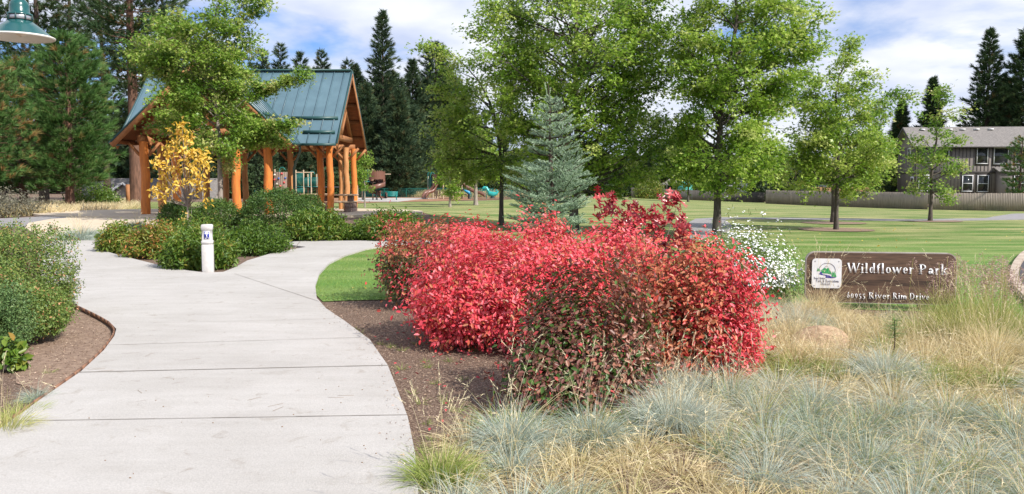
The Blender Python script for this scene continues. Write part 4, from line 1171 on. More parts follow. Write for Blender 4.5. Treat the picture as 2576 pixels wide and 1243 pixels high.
# the planted meadow strip: dense fescue, dry grass and thatch. bounds in photo pixels
def in_poly(x, y, poly):
    c = False; n = len(poly)
    for i in range(n):
        x1, y1 = poly[i]; x2, y2 = poly[(i + 1) % n]
        if (y1 > y) != (y2 > y) and x < (x2 - x1) * (y - y1) / (y2 - y1) + x1: c = not c
    return c
meadow = gp([(1110, 1600), (1105, 1220), (1150, 1130), (1230, 1080), (1350, 1035), (1520, 1010), (1700, 965), (1850, 905), (1900, 840), (1870, 790), (1960, 772), (2060, 785), (2160, 800), (2400, 806), (2520, 818), (2700, 850), (3000, 1000), (3200, 1600)])
rg = RG(400); RK = G(2052, 866)
mb1, mb2, mb3 = MB(), MB(), MB()
xs = [q[0] for q in meadow]; ys = [q[1] for q in meadow]
cnt = 0; taken = []
for _ in range(16000):
    x, y = rg.uniform(min(xs), max(xs)), rg.uniform(2.9, max(ys))
    if x > .66 * y + 1.2: continue
    if not in_poly(x, y, meadow): continue
    f = math.sin(x * 1.5 + y * .9) + math.sin(x * .8 - y * 1.7 + 2) * .8 + rg.normal() * .45
    gold = y > 7.3 + .5 * math.sin(x * 1.3)
    sp = .24 if gold else .27
    if (x - RK.x) ** 2 + ((y - RK.y + .25) * .8) ** 2 < .13: continue
    if any((x - a) ** 2 + (y - b) ** 2 < sp * sp * q for a, b, q in taken): continue
    big_ = rg.uniform(.7, 1.35)
    taken.append((x, y, big_)); z = -.02; cnt += 1
    hk = .60 if y > 8.8 else 1.0
    if gold and rg.random() < .72:
        clump(mb2, (x, y, z), 230, .34 * hk * big_, .2, .0048, rg.uniform(.3, .6), rg, 1.1, .9, .12, .18)
        if rg.random() < .3 and y < 8.8: clump(mb2, (x, y, z), 40, .55, .2, .004, .6, rg, .5, .5, .08, .1)
    elif f > .12 or (gold and f > -1):
        tn = rg.uniform(.18, .74)
        clump(mb1, (x, y, z), int(430 * big_), .30 * big_ * (.8 if gold else 1), .2, .0042, tn, rg, 1.4, .75, .10 * big_, .13)
        clump(mb2, (x, y, z), 80, .36 * big_, .2, .0038, rg.uniform(.3, .7), rg, 1.35, .9, .16, .22)
        if rg.random() < .35: clump(mb3, (x, y, z), 60, .34, .2, .004, rg.uniform(.3, .7), rg, 1.1, .8, .12, .2)
    elif f > -1.0:
        clump(mb2, (x, y, z), 260, .26 * big_, .2, .0045, rg.uniform(.25, .6), rg, 1.35, 1.1, .14, .2)
    else:
        clump(mb3, (x, y, z), 240, .28 * big_, .2, .0045, rg.uniform(.35, .65), rg, 1.1, .8, .10, .18)
    if rg.random() < .42 and y < 8.4:
        seedstalks(mb2, (x, y, z), int(rg.integers(2, 9)), rg.uniform(.38, .68), .0035, rg, .65, .35, .6)
# sprawling thatch between the mounds
n = 9000; tx_ = []
while len(tx_) < n:
    x, y = rg.uniform(min(xs), max(xs)), rg.uniform(2.9, max(ys))
    if x < .66 * y + 1.2 and in_poly(x, y, meadow): tx_.append((x, y, rg.uniform(0, .10)))
blades(mb2, np.array(tx_), rg.normal(size=(n, 3)) * np.array([1, 1, .25]) + np.array([0, 0, .25]), rg.uniform(.12, .3, n), .004, .5, np.clip(.5 + rg.normal(size=n) * .3, 0, 1), rg)
print('CLUMPS', cnt)
tag(mb1.build('blue_fescue_grass', M_fes), 'dense blue grey fescue covering the planting strip in the right foreground', 'grass', kind='stuff')
tag(mb2.build('dry_grass', M_dry), 'straw coloured dry grass mixed through the planting strip around the sign', 'grass', kind='stuff')
tag(mb3.build('green_grass', M_grn), 'yellow green grass tufts growing between the fescue', 'grass', kind='stuff')

def tuft(name, px, py, n, h, spread, material, tint, seed, label, stalks=0, sh=.8, base=.08, droop=.9, w=.0045, stalk_spread=.5, stint=.6, stalk_mat=None, cat='grass tuft'):
    rg = RG(seed); g_ = G(px, py)
    t = empty(name, tuple(g_), label, cat)
    a = MB(); clump(a, (0, 0, -.02), n, h, .2, w, tint, rg, spread, droop, base)
    a.build('blades', material, t)
    if stalks:
        s_ = MB(); seedstalks(s_, (0, 0, 0), stalks, sh, w * .8, rg, stalk_spread, .35, stint)
        s_.build('seed_stalks', stalk_mat or M_dry, t)
    return t
tuft('fescue_tuft', 1290, 1125, 1500, .36, 1.15, M_fes, .45, 501, 'blue fescue tuft with tall straw stalks arching over the mulch at the left front', 16, .62, .12, stalk_spread=1.0)
tuft('grass_tuft', 1108, 1215, 800, .30, .85, M_grn, .5, 502, 'yellow green grass tuft at the very edge of the concrete walk', 14, .6, .10, stalk_spread=.45)
tuft('fescue_tuft', 1690, 1075, 2200, .40, 1.05, M_fes, .58, 503, 'silvery fescue mound in front of the dark purple bush', 22, .62, .14, stalk_spread=.5)
tuft('fescue_tuft', 1490, 1105, 1400, .30, 1.2, M_fes, .42, 504, 'pale blue fescue mound at the foot of the dark purple bush', 16, .7, .14, stalk_spread=.5)
tuft('fescue_tuft', 2230, 955, 1700, .42, 1.25, M_fes, .60, 505, 'large grey white fescue mound below the little pine seedling', 6, .5, .16)
tuft('fescue_tuft', 2010, 825, 1500, .42, 1.1, M_fes, .72, 506, 'pale arching grass mound between the red bushes and the sign', 14, .8, .14)
tuft('grass_tuft', 2060, 808, 900, .50, .75, M_dry, .45, 507, 'straw coloured tall tuft in front of the left end of the sign', 34, .9, .10, stalk_spread=.5)
tuft('grass_tuft', 2110, 818, 400, .32, .8, M_dry, .55, 517, 'thin dry tuft under the logo plate of the sign', 12, .6, .10, stalk_spread=.5)
tuft('fescue_tuft', 205, 603, 1500, .55, 1.2, M_fes, .40, 508, 'blue green fescue patch by the tan plaza, left of the island bed', 30, .9, .45, w=.014, stalk_spread=.6)
tuft('fescue_tuft', 270, 604, 1000, .42, 1.2, M_fes, .50, 509, 'pale blue fescue tuft touching the leftmost island shrub', 0, .9, .35, w=.014)
tuft('grass_tuft', 345, 575, 700, .42, 1.1, M_fes, .2, 510, 'small dark grass tuft at the edge of the tan plaza', 8, .7, .2, w=.014)
tuft('fescue_tuft', 700, 608, 700, .42, 1.1, M_fes, .45, 511, 'pale fescue tuft squeezed between two drooping shrubs beside the walk', 0, .7, .12, w=.012)
tuft('fescue_tuft', 92, 1005, 500, .17, 1.1, M_fes, .35, 512, 'little blue fescue tuft at the left edge of the walk', 3, .35, .05, w=.003)
tuft('grass_tuft', 12, 1085, 420, .30, 1.0, M_grn, .8, 513, 'straw and green grass tuft in the lower left corner by the walk', 12, .5, .10, stalk_spread=.9, w=.0035)
tuft('grass_tuft', 60, 1040, 260, .16, 1.0, M_grn, .5, 514, 'short green grass along the left edge of the walk', 0, .5, .12, w=.0035)
tuft('grass_tuft', 2440, 872, 800, .62, .55, M_grn, .75, 515, 'tall green and straw grass right below the sign', 20, .9, .16, stalk_spread=.4, droop=.45)
tuft('grass_tuft', 2330, 862, 600, .46, .65, M_grn, .65, 516, 'green arching grass below the right half of the sign lettering', 10, .8, .14, stalk_spread=.4, droop=.6)
tuft('grass_tuft', 2500, 905, 700, .50, .7, M_dry, .5, 518, 'tall straw tuft at the right edge in front of the pink plumed grass', 26, .8, .14, stalk_spread=.45)
tuft('grass_tuft', 2205, 835, 260, .30, .7, M_dry, .5, 519, 'sparse straw stalks rising in front of the sign address line', 14, .55, .10, stalk_spread=.4)
# plumed grass
def plumes():
    rg = RG(520)
    for px, py, n, lab in ((2400, 825, 15, 'pink plumed grass standing in front of the right end of the sign'), (2470, 835, 34, 'pink plumed grass right of the sign'), (2560, 870, 30, 'pink plumed grass at the right edge of the view')):
        g_ = G(px, py)
        t = empty('plumed_grass', tuple(g_), lab, 'grass tuft')
        a, b_ = MB(), MB()
        clump(a, (0, 0, 0), 420, .5, .2, .005, .6, rg, .6, .5, .2)
        for k in range(n):
            base = np.array([rg.normal() * .22, rg.normal() * .18, 0]); d = np.array([rg.normal() * .12, rg.normal() * .12, 1.0]); L = rg.uniform(.55, .86)
            e = base + d * L
            a.tube([base, (base + e) / 2 + rg.normal(size=3) * .015, e], .0025, 3, cap=False, tint=.9)
            m = 70; v = rg.random(m)
            p = e - d * (v * .20)[:, None]; ring = nz(rg.normal(size=(m, 3)) * np.array([1, 1, .25]))
            p = p + ring * (.006 + .018 * np.round(v * 6) % 2)[:, None]
            needles(b_, p, ring, .020, .009, np.clip(.5 + rg.normal(size=m) * .25, 0, 1), rg)
        a.build('blades', M_grn, t); b_.build('plumes', M_plume, t)
plumes()
# background rough grass at the left and behind the playground
rg = RG(530); bgm = MB()
for _ in range(520):
    if rg.random() < .6:
        px = rg.uniform(-20, 345); yl = np.interp(px, [0, 100, 200, 300, 345], [548, 541, 535, 530, 527]); py = yl - rg.uniform(1, 22)
        g_ = G(px, py); clump(bgm, g_, 46, .55, .2, .035, rg.choice([.35, .6, .85]), rg, .8, .5, .5)
    else:
        px = rg.uniform(880, 1320); Y = rg.uniform(106, 118); g_ = pbase(px, Y); clump(bgm, g_, 40, 1.0, .2, .07, .35, rg, .6, .4, .7)
tag(bgm.build('rough_grass', M_dry), 'tawny rough grass along the far path edge and behind the chain link fence', 'grass', kind='stuff')
# grey sage bushes at the left edge
M_sage = leafmat('sage_foliage', [(0.10, 0.10, 0.07), (0.18, 0.17, 0.12), (0.27, 0.24, 0.16)], .2)
blob("sage_shrub", -60, 95, 482, 546, 4000, .14, .3, M_sage, 541, 'grey brushy shrub behind the path at the far left', spray=5, fold=False, jag=.6)
blob('leafy_shrub', 170, 300, 452, 524, 4500, .16, .5, M_dog, 542, 'green leafy shrub at the foot of the full bodied young pine', spray=5, fold=False, tintf=lambda u, rg, n: .35 + rg.normal(size=n) * .15)

# lawn blades close to the walk, short weeds in the mulch, bark chips
rg = RG(550); lb_ = MB(); n = 0; P_ = []
lp = [(p[0], p[1]) for p in lawn_pts]
while n < 42000:
    x, y = rg.uniform(-4.6, 9), 8.6 + 13 * rg.random() ** 1.3
    if abs(x) > y * .62 + .3: continue
    if not in_poly(x, y, lp): continue
    P_.append((x, y, -.008)); n += 1
P_ = np.array(P_)
blades(lb_, P_, rg.normal(size=(n, 3)) * .45 + np.array([0, 0, 1.0]), .045 * rg.uniform(.6, 1.2, n), .005, .5, np.clip(.28 + rg.normal(size=n) * .2, 0, 1), rg, seg=2)
tag(lb_.build('lawn_grass', M_grn), 'short mown grass blades of the near lawn', 'grass', kind='stuff')
M_chips = leafmat('bark_chips', [(0.06, 0.035, 0.025), (0.16, 0.10, 0.07), (0.32, 0.23, 0.16), (0.52, 0.42, 0.32), (0.42, 0.06, 0.07)], 0.0, 0.9, 0.2)
ch = MB(); zone = gp([(812, 760), (975, 756), (1300, 760), (1700, 900), (1700, 1000), (1400, 1060), (1110, 1243), (1062, 1243), (1050, 1150), (1032, 1062), (1008, 990), (983, 926), (938, 860), (870, 812), (822, 779)])
zx = [q[0] for q in zone]; zy = [q[1] for q in zone]; pts = []
while len(pts) < 15000:
    x, y = rg.uniform(min(zx), max(zx)), rg.uniform(min(zy), max(zy))
    if in_poly(x, y, zone): pts.append((x, y, -.015 + rg.random() * .012))
for zn, cnt_ in ((gp([(290, 834), (228, 795), (165, 768), (20, 800), (-60, 1000), (-60, 1130), (0, 1085), (205, 940), (262, 886)]), 5000), (gp([(240, 630), (470, 686), (520, 691), (562, 689), (622, 660), (765, 625), (700, 615), (300, 610)]), 3000)):
    zx = [q[0] for q in zn]; zy = [q[1] for q in zn]; k = 0
    while k < cnt_:
        x, y = rg.uniform(min(zx), max(zx)), rg.uniform(min(zy), max(zy))
        if in_poly(x, y, zn): pts.append((x, y, float(gz(x, y)) - .012 + rg.random() * .012)); k += 1
ed_ = gp([(820, 781), (868, 814), (930, 861), (975, 926), (1002, 995), (1026, 1060), (1044, 1150), (1052, 1243)])
for _ in range(260):
    i_ = rg.integers(0, len(ed_) - 1); a_, b_ = ed_[i_], ed_[i_ + 1]; u_ = rg.random(); pts.append((a_[0] * (1 - u_) + b_[0] * u_ - rg.exponential(.05), a_[1] * (1 - u_) + b_[1] * u_, .033))
pts = np.array(pts); k = len(pts)
leaf_rh(ch, pts, rg.normal(size=(k, 3)) * np.array([1, 1, .25]), rg.normal(size=(k, 3)) * .5 + np.array([0, 0, 1]), rg.uniform(.008, .032, k), rg.uniform(.004, .009, k), np.clip(.42 + rg.normal(size=k) * .2, 0, .82))
# fallen red leaves under the bushes
zz2 = []
while len(zz2) < 260:
    x, y = rg.uniform(min(p[0] for p in zone), max(p[0] for p in zone)), rg.uniform(5, 10)
    if in_poly(x, y, zone) and rg.random() < (x + 2.5) / 4: zz2.append((x, y, .004))
zz2 = np.array(zz2); k = len(zz2)
leaf_fold(ch, zz2, rg.normal(size=(k, 3)) * np.array([1, 1, .2]), rg.normal(size=(k, 3)) * .4 + np.array([0, 0, 1]), .04, .02, 1.0)
tag(ch.build('bark_chips', M_chips), 'loose bark chips and litter lying on the planting beds', 'mulch', kind='stuff')
wd = MB()
for px, py in [(905, 838), (895, 828), (960, 862), (985, 870), (1012, 878), (1050, 862), (1070, 905), (1130, 905), (1010, 925), (1075, 920), (1165, 950), (1040, 985), (1060, 1010), (1120, 1010), (1150, 1030), (1075, 1060), (120, 935), (255, 905), (242, 918), (1190, 880), (1100, 960), (1085, 1100), (1070, 1130)]:
    g_ = G(px, py); clump(wd, (g_.x, g_.y, -.02), 26, rg.uniform(.05, .10), .2, .003, .35, rg, 1.2, .6, .03, .25)
tag(wd.build('weeds', M_grn), 'tiny green weeds scattered over the bark mulch', 'weeds', kind='stuff')
# pine needles and bits on the walk
ndl = MB()
for px, py, a in [(245, 938, .2), (268, 942, .35), (845, 1011, -.1), (870, 1006, .1), (700, 1040, 1.2), (694, 1030, .8), (352, 996, -.9), (640, 1014, .9)]:
    g_ = G(px, py); ndl.bar((g_.x - .06 * math.cos(a), g_.y - .06 * math.sin(a), .033), (g_.x + .06 * math.cos(a), g_.y + .06 * math.sin(a), .034), .002, .001)
for _ in range(40):
    px, py = rg.uniform(200, 960), rg.uniform(700, 1230); g_ = G(px, py); s_ = rg.uniform(.003, .006)
    if px < 300 and py < 960: continue
    if px > 760 and py < 900: continue
    ndl.box((g_.x, g_.y, .033), (s_ * 1.6, s_, .004), rg.random() * 3)
tag(ndl.build('walk_litter', flat('dry_litter', (0.30, 0.20, 0.12), .9)), 'scattered pine needles and crumbs on the concrete walk', 'litter', kind='stuff')

# tiny pine seedling and dead stalk in the strip
def seedling():
    rg = RG(560); g_ = G(2247, 905)
    t = empty('pine_seedling', tuple(g_), 'tiny pine seedling with long needles standing in the fescue', 'seedling')
    s_ = MB(); s_.tube([(0, 0, 0), (.01, 0, .18), (0, 0, .36)], [.007, .006, .004], 6); s_.build('stem', M_dbark, t)
    n = 150; p = np.stack([np.zeros(n), np.zeros(n), rg.uniform(.2, .37, n)], 1); a = nz(rg.normal(size=(n, 3)) * np.array([1, 1, .35]) + np.array([0, 0, .3]))
    q = MB(); needles(q, p, a, .14 * rg.uniform(.7, 1.2, n), .0035, .5, rg); q.build('needles', M_pine, t)
seedling()
def dead_stalk():
    g_ = G(1792, 1010)
    s_ = MB(); s_.tube([(0, 0, 0), (-.005, 0, .15), (.01, 0, .33)], [.006, .005, .003], 5)
    for k, z in enumerate((.1, .16, .22, .27)): s_.tube([(0, 0, z), ((.05 if k % 2 else -.05), .01, z + .03)], [.003, .0015], 4)
    o = s_.build('dead_stalk', M_dbark); o.location = g_
    tag(o, 'bare grey dead stem sticking up right of the dark purple bush', 'stalk')
dead_stalk()

fl_ = MB(); q_ = []
while len(q_) < 150:
    x, y = rg.uniform(-3, 20), rg.uniform(9, 34)
    if in_poly(x, y, lp): q_.append((x, y, float(gz(x, y)) + .02))
q_ = np.array(q_); k = len(q_)
leaf_fold(fl_, q_, rg.normal(size=(k, 3)) * np.array([1, 1, .3]), rg.normal(size=(k, 3)) * .5 + np.array([0, 0, 1]), rg.uniform(.05, .09, k), .04, rg.uniform(.2, 1, k))
tag(fl_.build('fallen_leaves', M_yel), 'a few dry yellow brown leaves fallen on the mown lawn', 'leaves', kind='stuff')
# rocks
M_rock = mat('tan_rock', (0.50, 0.36, 0.24), (0.30, 0.20, 0.13), 8, 0.95, 0.8, 20, detail=8)
M_rockw = mat('white_rock', (0.75, 0.72, 0.66), (0.6, 0.56, 0.5), 6, 0.9, 0.4, 14)
def rock(px, py, sx, sy, sz, m, seed, label):
    g_ = G(px, py); bm = bmesh.new(); bmesh.ops.create_icosphere(bm, subdivisions=3, radius=1)
    rg = RG(seed); dirs = nz(rg.normal(size=(9, 3))); am = rg.uniform(.0, .3, 9)
    for v in bm.verts:
        c = np.array(v.co); k = 1 - sum(a * max(0, c.dot(d) - .45) for a, d in zip(am, dirs)) * 1.6
        v.co = Vector((c[0] * k * sx, c[1] * k * sy, max(-.3, c[2] * k) * sz))
    me = bpy.data.meshes.new('boulder'); bm.to_mesh(me); bm.free(); me.materials.append(m)
    o = bpy.data.objects.new('boulder', me); COL.objects.link(o); o.location = g_
    tag(o, label, 'rock')
rock(2052, 866, .36, .26, .21, M_rock, 570, 'tan boulder half buried in straw grass between the orange bush and the sign')
rock(597, 575, .28, .25, .45, M_rockw, 571, 'white pointed stone between two round shrubs in front of the pavilion')
vl = MB(); g_ = G(993, 609); vl.prism([(g_.x - .25, g_.y - .12), (g_.x + .25, g_.y - .12), (g_.x + .25, g_.y + .12), (g_.x - .25, g_.y + .12)], 0, .06)
tag(vl.build('valve_box', flat('teal_plastic', (0.05, 0.32, 0.26), .5)), 'flat teal valve box lid at the far edge of the walk beside the red bush', 'valve box')

# ------------------------------------------------------------------ serif letters
def glyphs():
    T, K = .055, .135     # thin and thick strokes, x-height .62, cap height 1.0
    A = lambda cx, cy, rx, ry, a0, a1: ('a', cx, cy, rx, ry, a0, a1)
    Ln = lambda x0, y0, x1, y1, w: ('l', x0, y0, x1, y1, w)
    sf = lambda x, y, w=.26: ('l', x - w / 2, y, x + w / 2, y, .05)
    g = {}
    g['W'] = (1.22, [Ln(.08, 1, .36, 0, K), Ln(.36, 0, .62, .98, T), Ln(.58, 1, .84, 0, K), Ln(.84, 0, 1.14, 1, T), sf(.10, .98), sf(.60, .98, .24), sf(1.13, .98, .22)])
    g['i'] = (.34, [Ln(.17, .0, .17, .62, K), sf(.17, .02), ('l', .04, .60, .17, .60, .05), Ln(.17, .80, .17, .93, .13)])
    g['l'] = (.34, [Ln(.17, 0, .17, 1.02, K), sf(.17, .02), ('l', .04, 1.0, .17, 1.0, .05)])
    g['d'] = (.64, [A(.29, .31, .23, .31, 0, 360), Ln(.49, 0, .49, 1.02, K), ('l', .36, 1.0, .49, 1.0, .05), ('l', .49, .03, .62, .03, .05)])
    g['b'] = (.64, [A(.35, .31, .23, .31, 0, 360), Ln(.15, 0, .15, 1.02, K)])
    g['f'] = (.40, [Ln(.18, 0, .18, .82, K), A(.34, .80, .16, .20, 60, 180), sf(.18, .02), Ln(.04, .60, .36, .60, .06)])
    g['o'] = (.62, [A(.31, .31, .25, .31, 0, 360)])
    g['w'] = (.90, [Ln(.07, .62, .26, 0, K), Ln(.26, 0, .45, .6, T), Ln(.43, .62, .62, 0, K), Ln(.62, 0, .82, .62, T), sf(.08, .60, .2), sf(.82, .60, .18)])
    g['e'] = (.56, [A(.29, .31, .23, .31, 0, 320), Ln(.08, .34, .51, .34, .05)])
    g['r'] = (.46, [Ln(.15, 0, .15, .62, K), sf(.16, .02), ('l', .02, .60, .15, .60, .05), A(.31, .42, .14, .18, 50, 160), Ln(.38, .52, .40, .58, .10)])
    g['P'] = (.74, [Ln(.18, 0, .18, 1, K), A(.36, .73, .28, .255, -90, 90), Ln(.18, .985, .36, .985, .05), Ln(.18, .475, .36, .475, .05), sf(.18, .02, .32), ('l', .04, .98, .2, .98, .05)])
    g['a'] = (.56, [Ln(.42, .02, .42, .45, K), A(.27, .42, .17, .19, 20, 160), A(.23, .17, .17, .16, 0, 360), ('l', .42, .03, .55, .03, .05)])
    g['k'] = (.64, [Ln(.15, 0, .15, 1.02, K), sf(.15, .02), ('l', .02, 1, .15, 1, .05), Ln(.20, .28, .48, .60, T), Ln(.26, .36, .54, .02, K), sf(.50, .60, .2), sf(.56, .02, .16)])
    g['R'] = (.78, [Ln(.18, 0, .18, 1, K), A(.35, .75, .25, .235, -90, 90), Ln(.18, .985, .35, .985, .05), Ln(.18, .515, .35, .515, .05), Ln(.36, .50, .66, .02, K), sf(.18, .02, .30), sf(.70, .02, .14), ('l', .04, .98, .2, .98, .05)])
    g['v'] = (.58, [Ln(.08, .62, .29, 0, K), Ln(.29, 0, .50, .62, T), sf(.09, .60, .2), sf(.50, .60, .18)])
    g['m'] = (1.0, [Ln(.15, 0, .15, .62, K), Ln(.50, 0, .50, .45, K), Ln(.85, 0, .85, .45, K), A(.33, .42, .17, .19, 0, 180), A(.68, .42, .17, .19, 0, 180), sf(.15, .02, .22), sf(.50, .02, .22), sf(.85, .02, .22), ('l', .02, .60, .15, .60, .05)])
    g['n'] = (.66, [Ln(.15, 0, .15, .62, K), Ln(.50, 0, .50, .45, K), A(.33, .42, .17, .19, 0, 180), sf(.15, .02, .22), sf(.50, .02, .22), ('l', .02, .60, .15, .60, .05)])
    g['D'] = (.90, [Ln(.18, 0, .18, 1, K), A(.36, .5, .42, .485, -90, 90), Ln(.18, .98, .36, .98, .05), Ln(.18, .02, .36, .02, .05), ('l', .04, .975, .2, .975, .05), ('l', .04, .025, .2, .025, .05)])
    g['B'] = (.72, [Ln(.18, 0, .18, 1, K), A(.35, .76, .22, .225, -90, 90), A(.36, .27, .26, .25, -90, 90), Ln(.18, .98, .35, .98, .05), Ln(.18, .53, .35, .53, .05), Ln(.18, .02, .36, .02, .05)])
    g['M'] = (1.05, [Ln(.18, 0, .18, 1, T), Ln(.20, 1, .52, .05, K), Ln(.52, .05, .84, 1, T), Ln(.86, 0, .86, 1, K), sf(.18, .02), sf(.86, .02)])
    g['t'] = (.40, [Ln(.18, .1, .18, .80, K), A(.29, .13, .11, .12, 180, 330), Ln(.03, .60, .36, .60, .055)])
    g['c'] = (.52, [A(.28, .31, .22, .31, 45, 315), Ln(.42, .50, .44, .54, .10)])
    g['s'] = (.46, [A(.23, .46, .14, .15, 40, 270), A(.23, .16, .15, .15, -90 - 50, 90)])
    g['&'] = (.86, [A(.36, .77, .17, .19, 0, 360), A(.33, .26, .25, .25, 60, 330), Ln(.26, .66, .72, .02, K), Ln(.50, .14, .68, .46, T)])
    g['0'] = (.62, [A(.31, .38, .24, .36, 0, 360)])
    g['6'] = (.60, [A(.30, .30, .22, .28, 0, 360), Ln(.12, .36, .42, .98, T + .03)])
    g['9'] = (.60, [A(.30, .46, .22, .28, 0, 360), Ln(.48, .40, .18, -.20, T + .03)])
    g['5'] = (.56, [A(.25, .12, .22, .26, -120, 110), Ln(.14, .34, .16, .68, T + .02), Ln(.16, .67, .44, .67, .08)])
    return g
GL = glyphs()
def text(mb, s, x0, z0, h, y=0.0, th=.006, total=None, bold=1.0, gapf=.06):
    """writes in the local xz plane facing -y; total width may be forced"""
    adv = sum((GL[c][0] + gapf) if c != ' ' else .42 for c in s)
    kx = (total / (adv * h)) if total else 1.0
    x = x0; k = 0
    for c in s:
        if c == ' ': x += .42 * h * kx; continue
        wd_, st = GL[c]
        for q in st:
            k += 1; yy = y - (k % 5) * .00035
            if q[0] == 'l':
                _, a, b_, c_, d, w = q; a, c_ = x + a * h * kx, x + c_ * h * kx; b_, d = z0 + b_ * h, z0 + d * h; w = w * h * bold
                dx, dz = c_ - a, d - b_; l = math.hypot(dx, dz) + 1e-9; nx_, nz_ = -dz / l * w / 2, dx / l * w / 2
                pol = [(a + nx_, b_ + nz_), (a - nx_, b_ - nz_), (c_ - nx_, d - nz_), (c_ + nx_, d + nz_)]
                v = [(u, yy, v_) for u, v_ in pol] + [(u, yy + th, v_) for u, v_ in pol]
                mb.add(v, [(0, 1, 2, 3), (7, 6, 5, 4), (0, 4, 5, 1), (1, 5, 6, 2), (2, 6, 7, 3), (3, 7, 4, 0)])
            else:
                _, cx_, cz_, rx, rz_, a0, a1 = q; n = 18
                ia, oa = [], []
                for i in range(n + 1):
                    t_ = math.radians(a0 + (a1 - a0) * i / n); cs, sn = math.cos(t_), math.sin(t_)
                    w = (.055 + .085 * abs(cs) ** 1.5) * h * bold
                    cxw, czw = x + cx_ * h * kx, z0 + cz_ * h
                    ro, ri = 0, w
                    oa.append((cxw + cs * rx * h * kx, czw + sn * rz_ * h)); ia.append((cxw + cs * (rx * h * kx - w), czw + sn * (rz_ * h - w)))
                for i in range(n):
                    pol = [oa[i], ia[i], ia[i + 1], oa[i + 1]]
                    v = [(u, yy, v_) for u, v_ in pol] + [(u, yy + th, v_) for u, v_ in pol]
                    mb.add(v, [(0, 1, 2, 3), (7, 6, 5, 4), (3, 7, 4, 0), (1, 5, 6, 2)])
        x += (wd_ + gapf) * h * kx
    return x

# ------------------------------------------------------------------ park sign
def sign_wood():
    m, t, b, o = mat_new('sign_planks')
    b.inputs['Roughness'].default_value = .6
    g = t.nodes.new('ShaderNodeTexCoord'); sp = t.nodes.new('ShaderNodeSeparateXYZ'); t.links.new(g.outputs['Object'], sp.inputs[0])
    def math_(op, a, v=None):
        n = t.nodes.new('ShaderNodeMath'); n.operation = op; t.links.new(a, n.inputs[0])
        if v is not None: n.inputs[1].default_value = v
        return n.outputs[0]
    row = math_('FLOOR', math_('DIVIDE', sp.outputs[2], .075))
    wn = t.nodes.new('ShaderNodeTexWhiteNoise'); wn.noise_dimensions = '1D'; t.links.new(row, wn.inputs['W'])
    mp = t.nodes.new('ShaderNodeMapping'); mp.inputs['Scale'].default_value = (1.5, 1, 14); t.links.new(g.outputs['Object'], mp.inputs[0])
    n = t.nodes.new('ShaderNodeTexNoise'); n.inputs['Scale'].default_value = 3; n.inputs['Detail'].default_value = 8; t.links.new(mp.outputs[0], n.inputs['Vector'])
    add = t.nodes.new('ShaderNodeMath'); add.operation = 'MULTIPLY_ADD'; t.links.new(wn.outputs['Value'], add.inputs[0]); add.inputs[1].default_value = .30; t.links.new(n.outputs[0], add.inputs[2])
    r = t.nodes.new('ShaderNodeValToRGB'); r.color_ramp.elements[0].position = .35; r.color_ramp.elements[0].color = (.030, .016, .010, 1)
    r.color_ramp.elements[1].position = .95; r.color_ramp.elements[1].color = (.17, .098, .06, 1)
    t.links.new(add.outputs[0], r.inputs[0]); t.links.new(r.outputs[0], b.inputs['Base Color'])
    return m
M_signw = sign_wood()
M_signe = mat('sign_weathered_edge', (0.42, 0.38, 0.35), (0.30, 0.26, 0.23), 9, .8)
M_wpaint = flat('white_paint', (0.80, 0.80, 0.80), .5)
M_lgreen = flat('logo_green', (0.02, 0.33, 0.10), .5); M_lblue = flat('logo_blue', (0.02, 0.02, 0.26), .5); M_lgrey = flat('logo_grey', (0.22, 0.22, 0.27), .5)
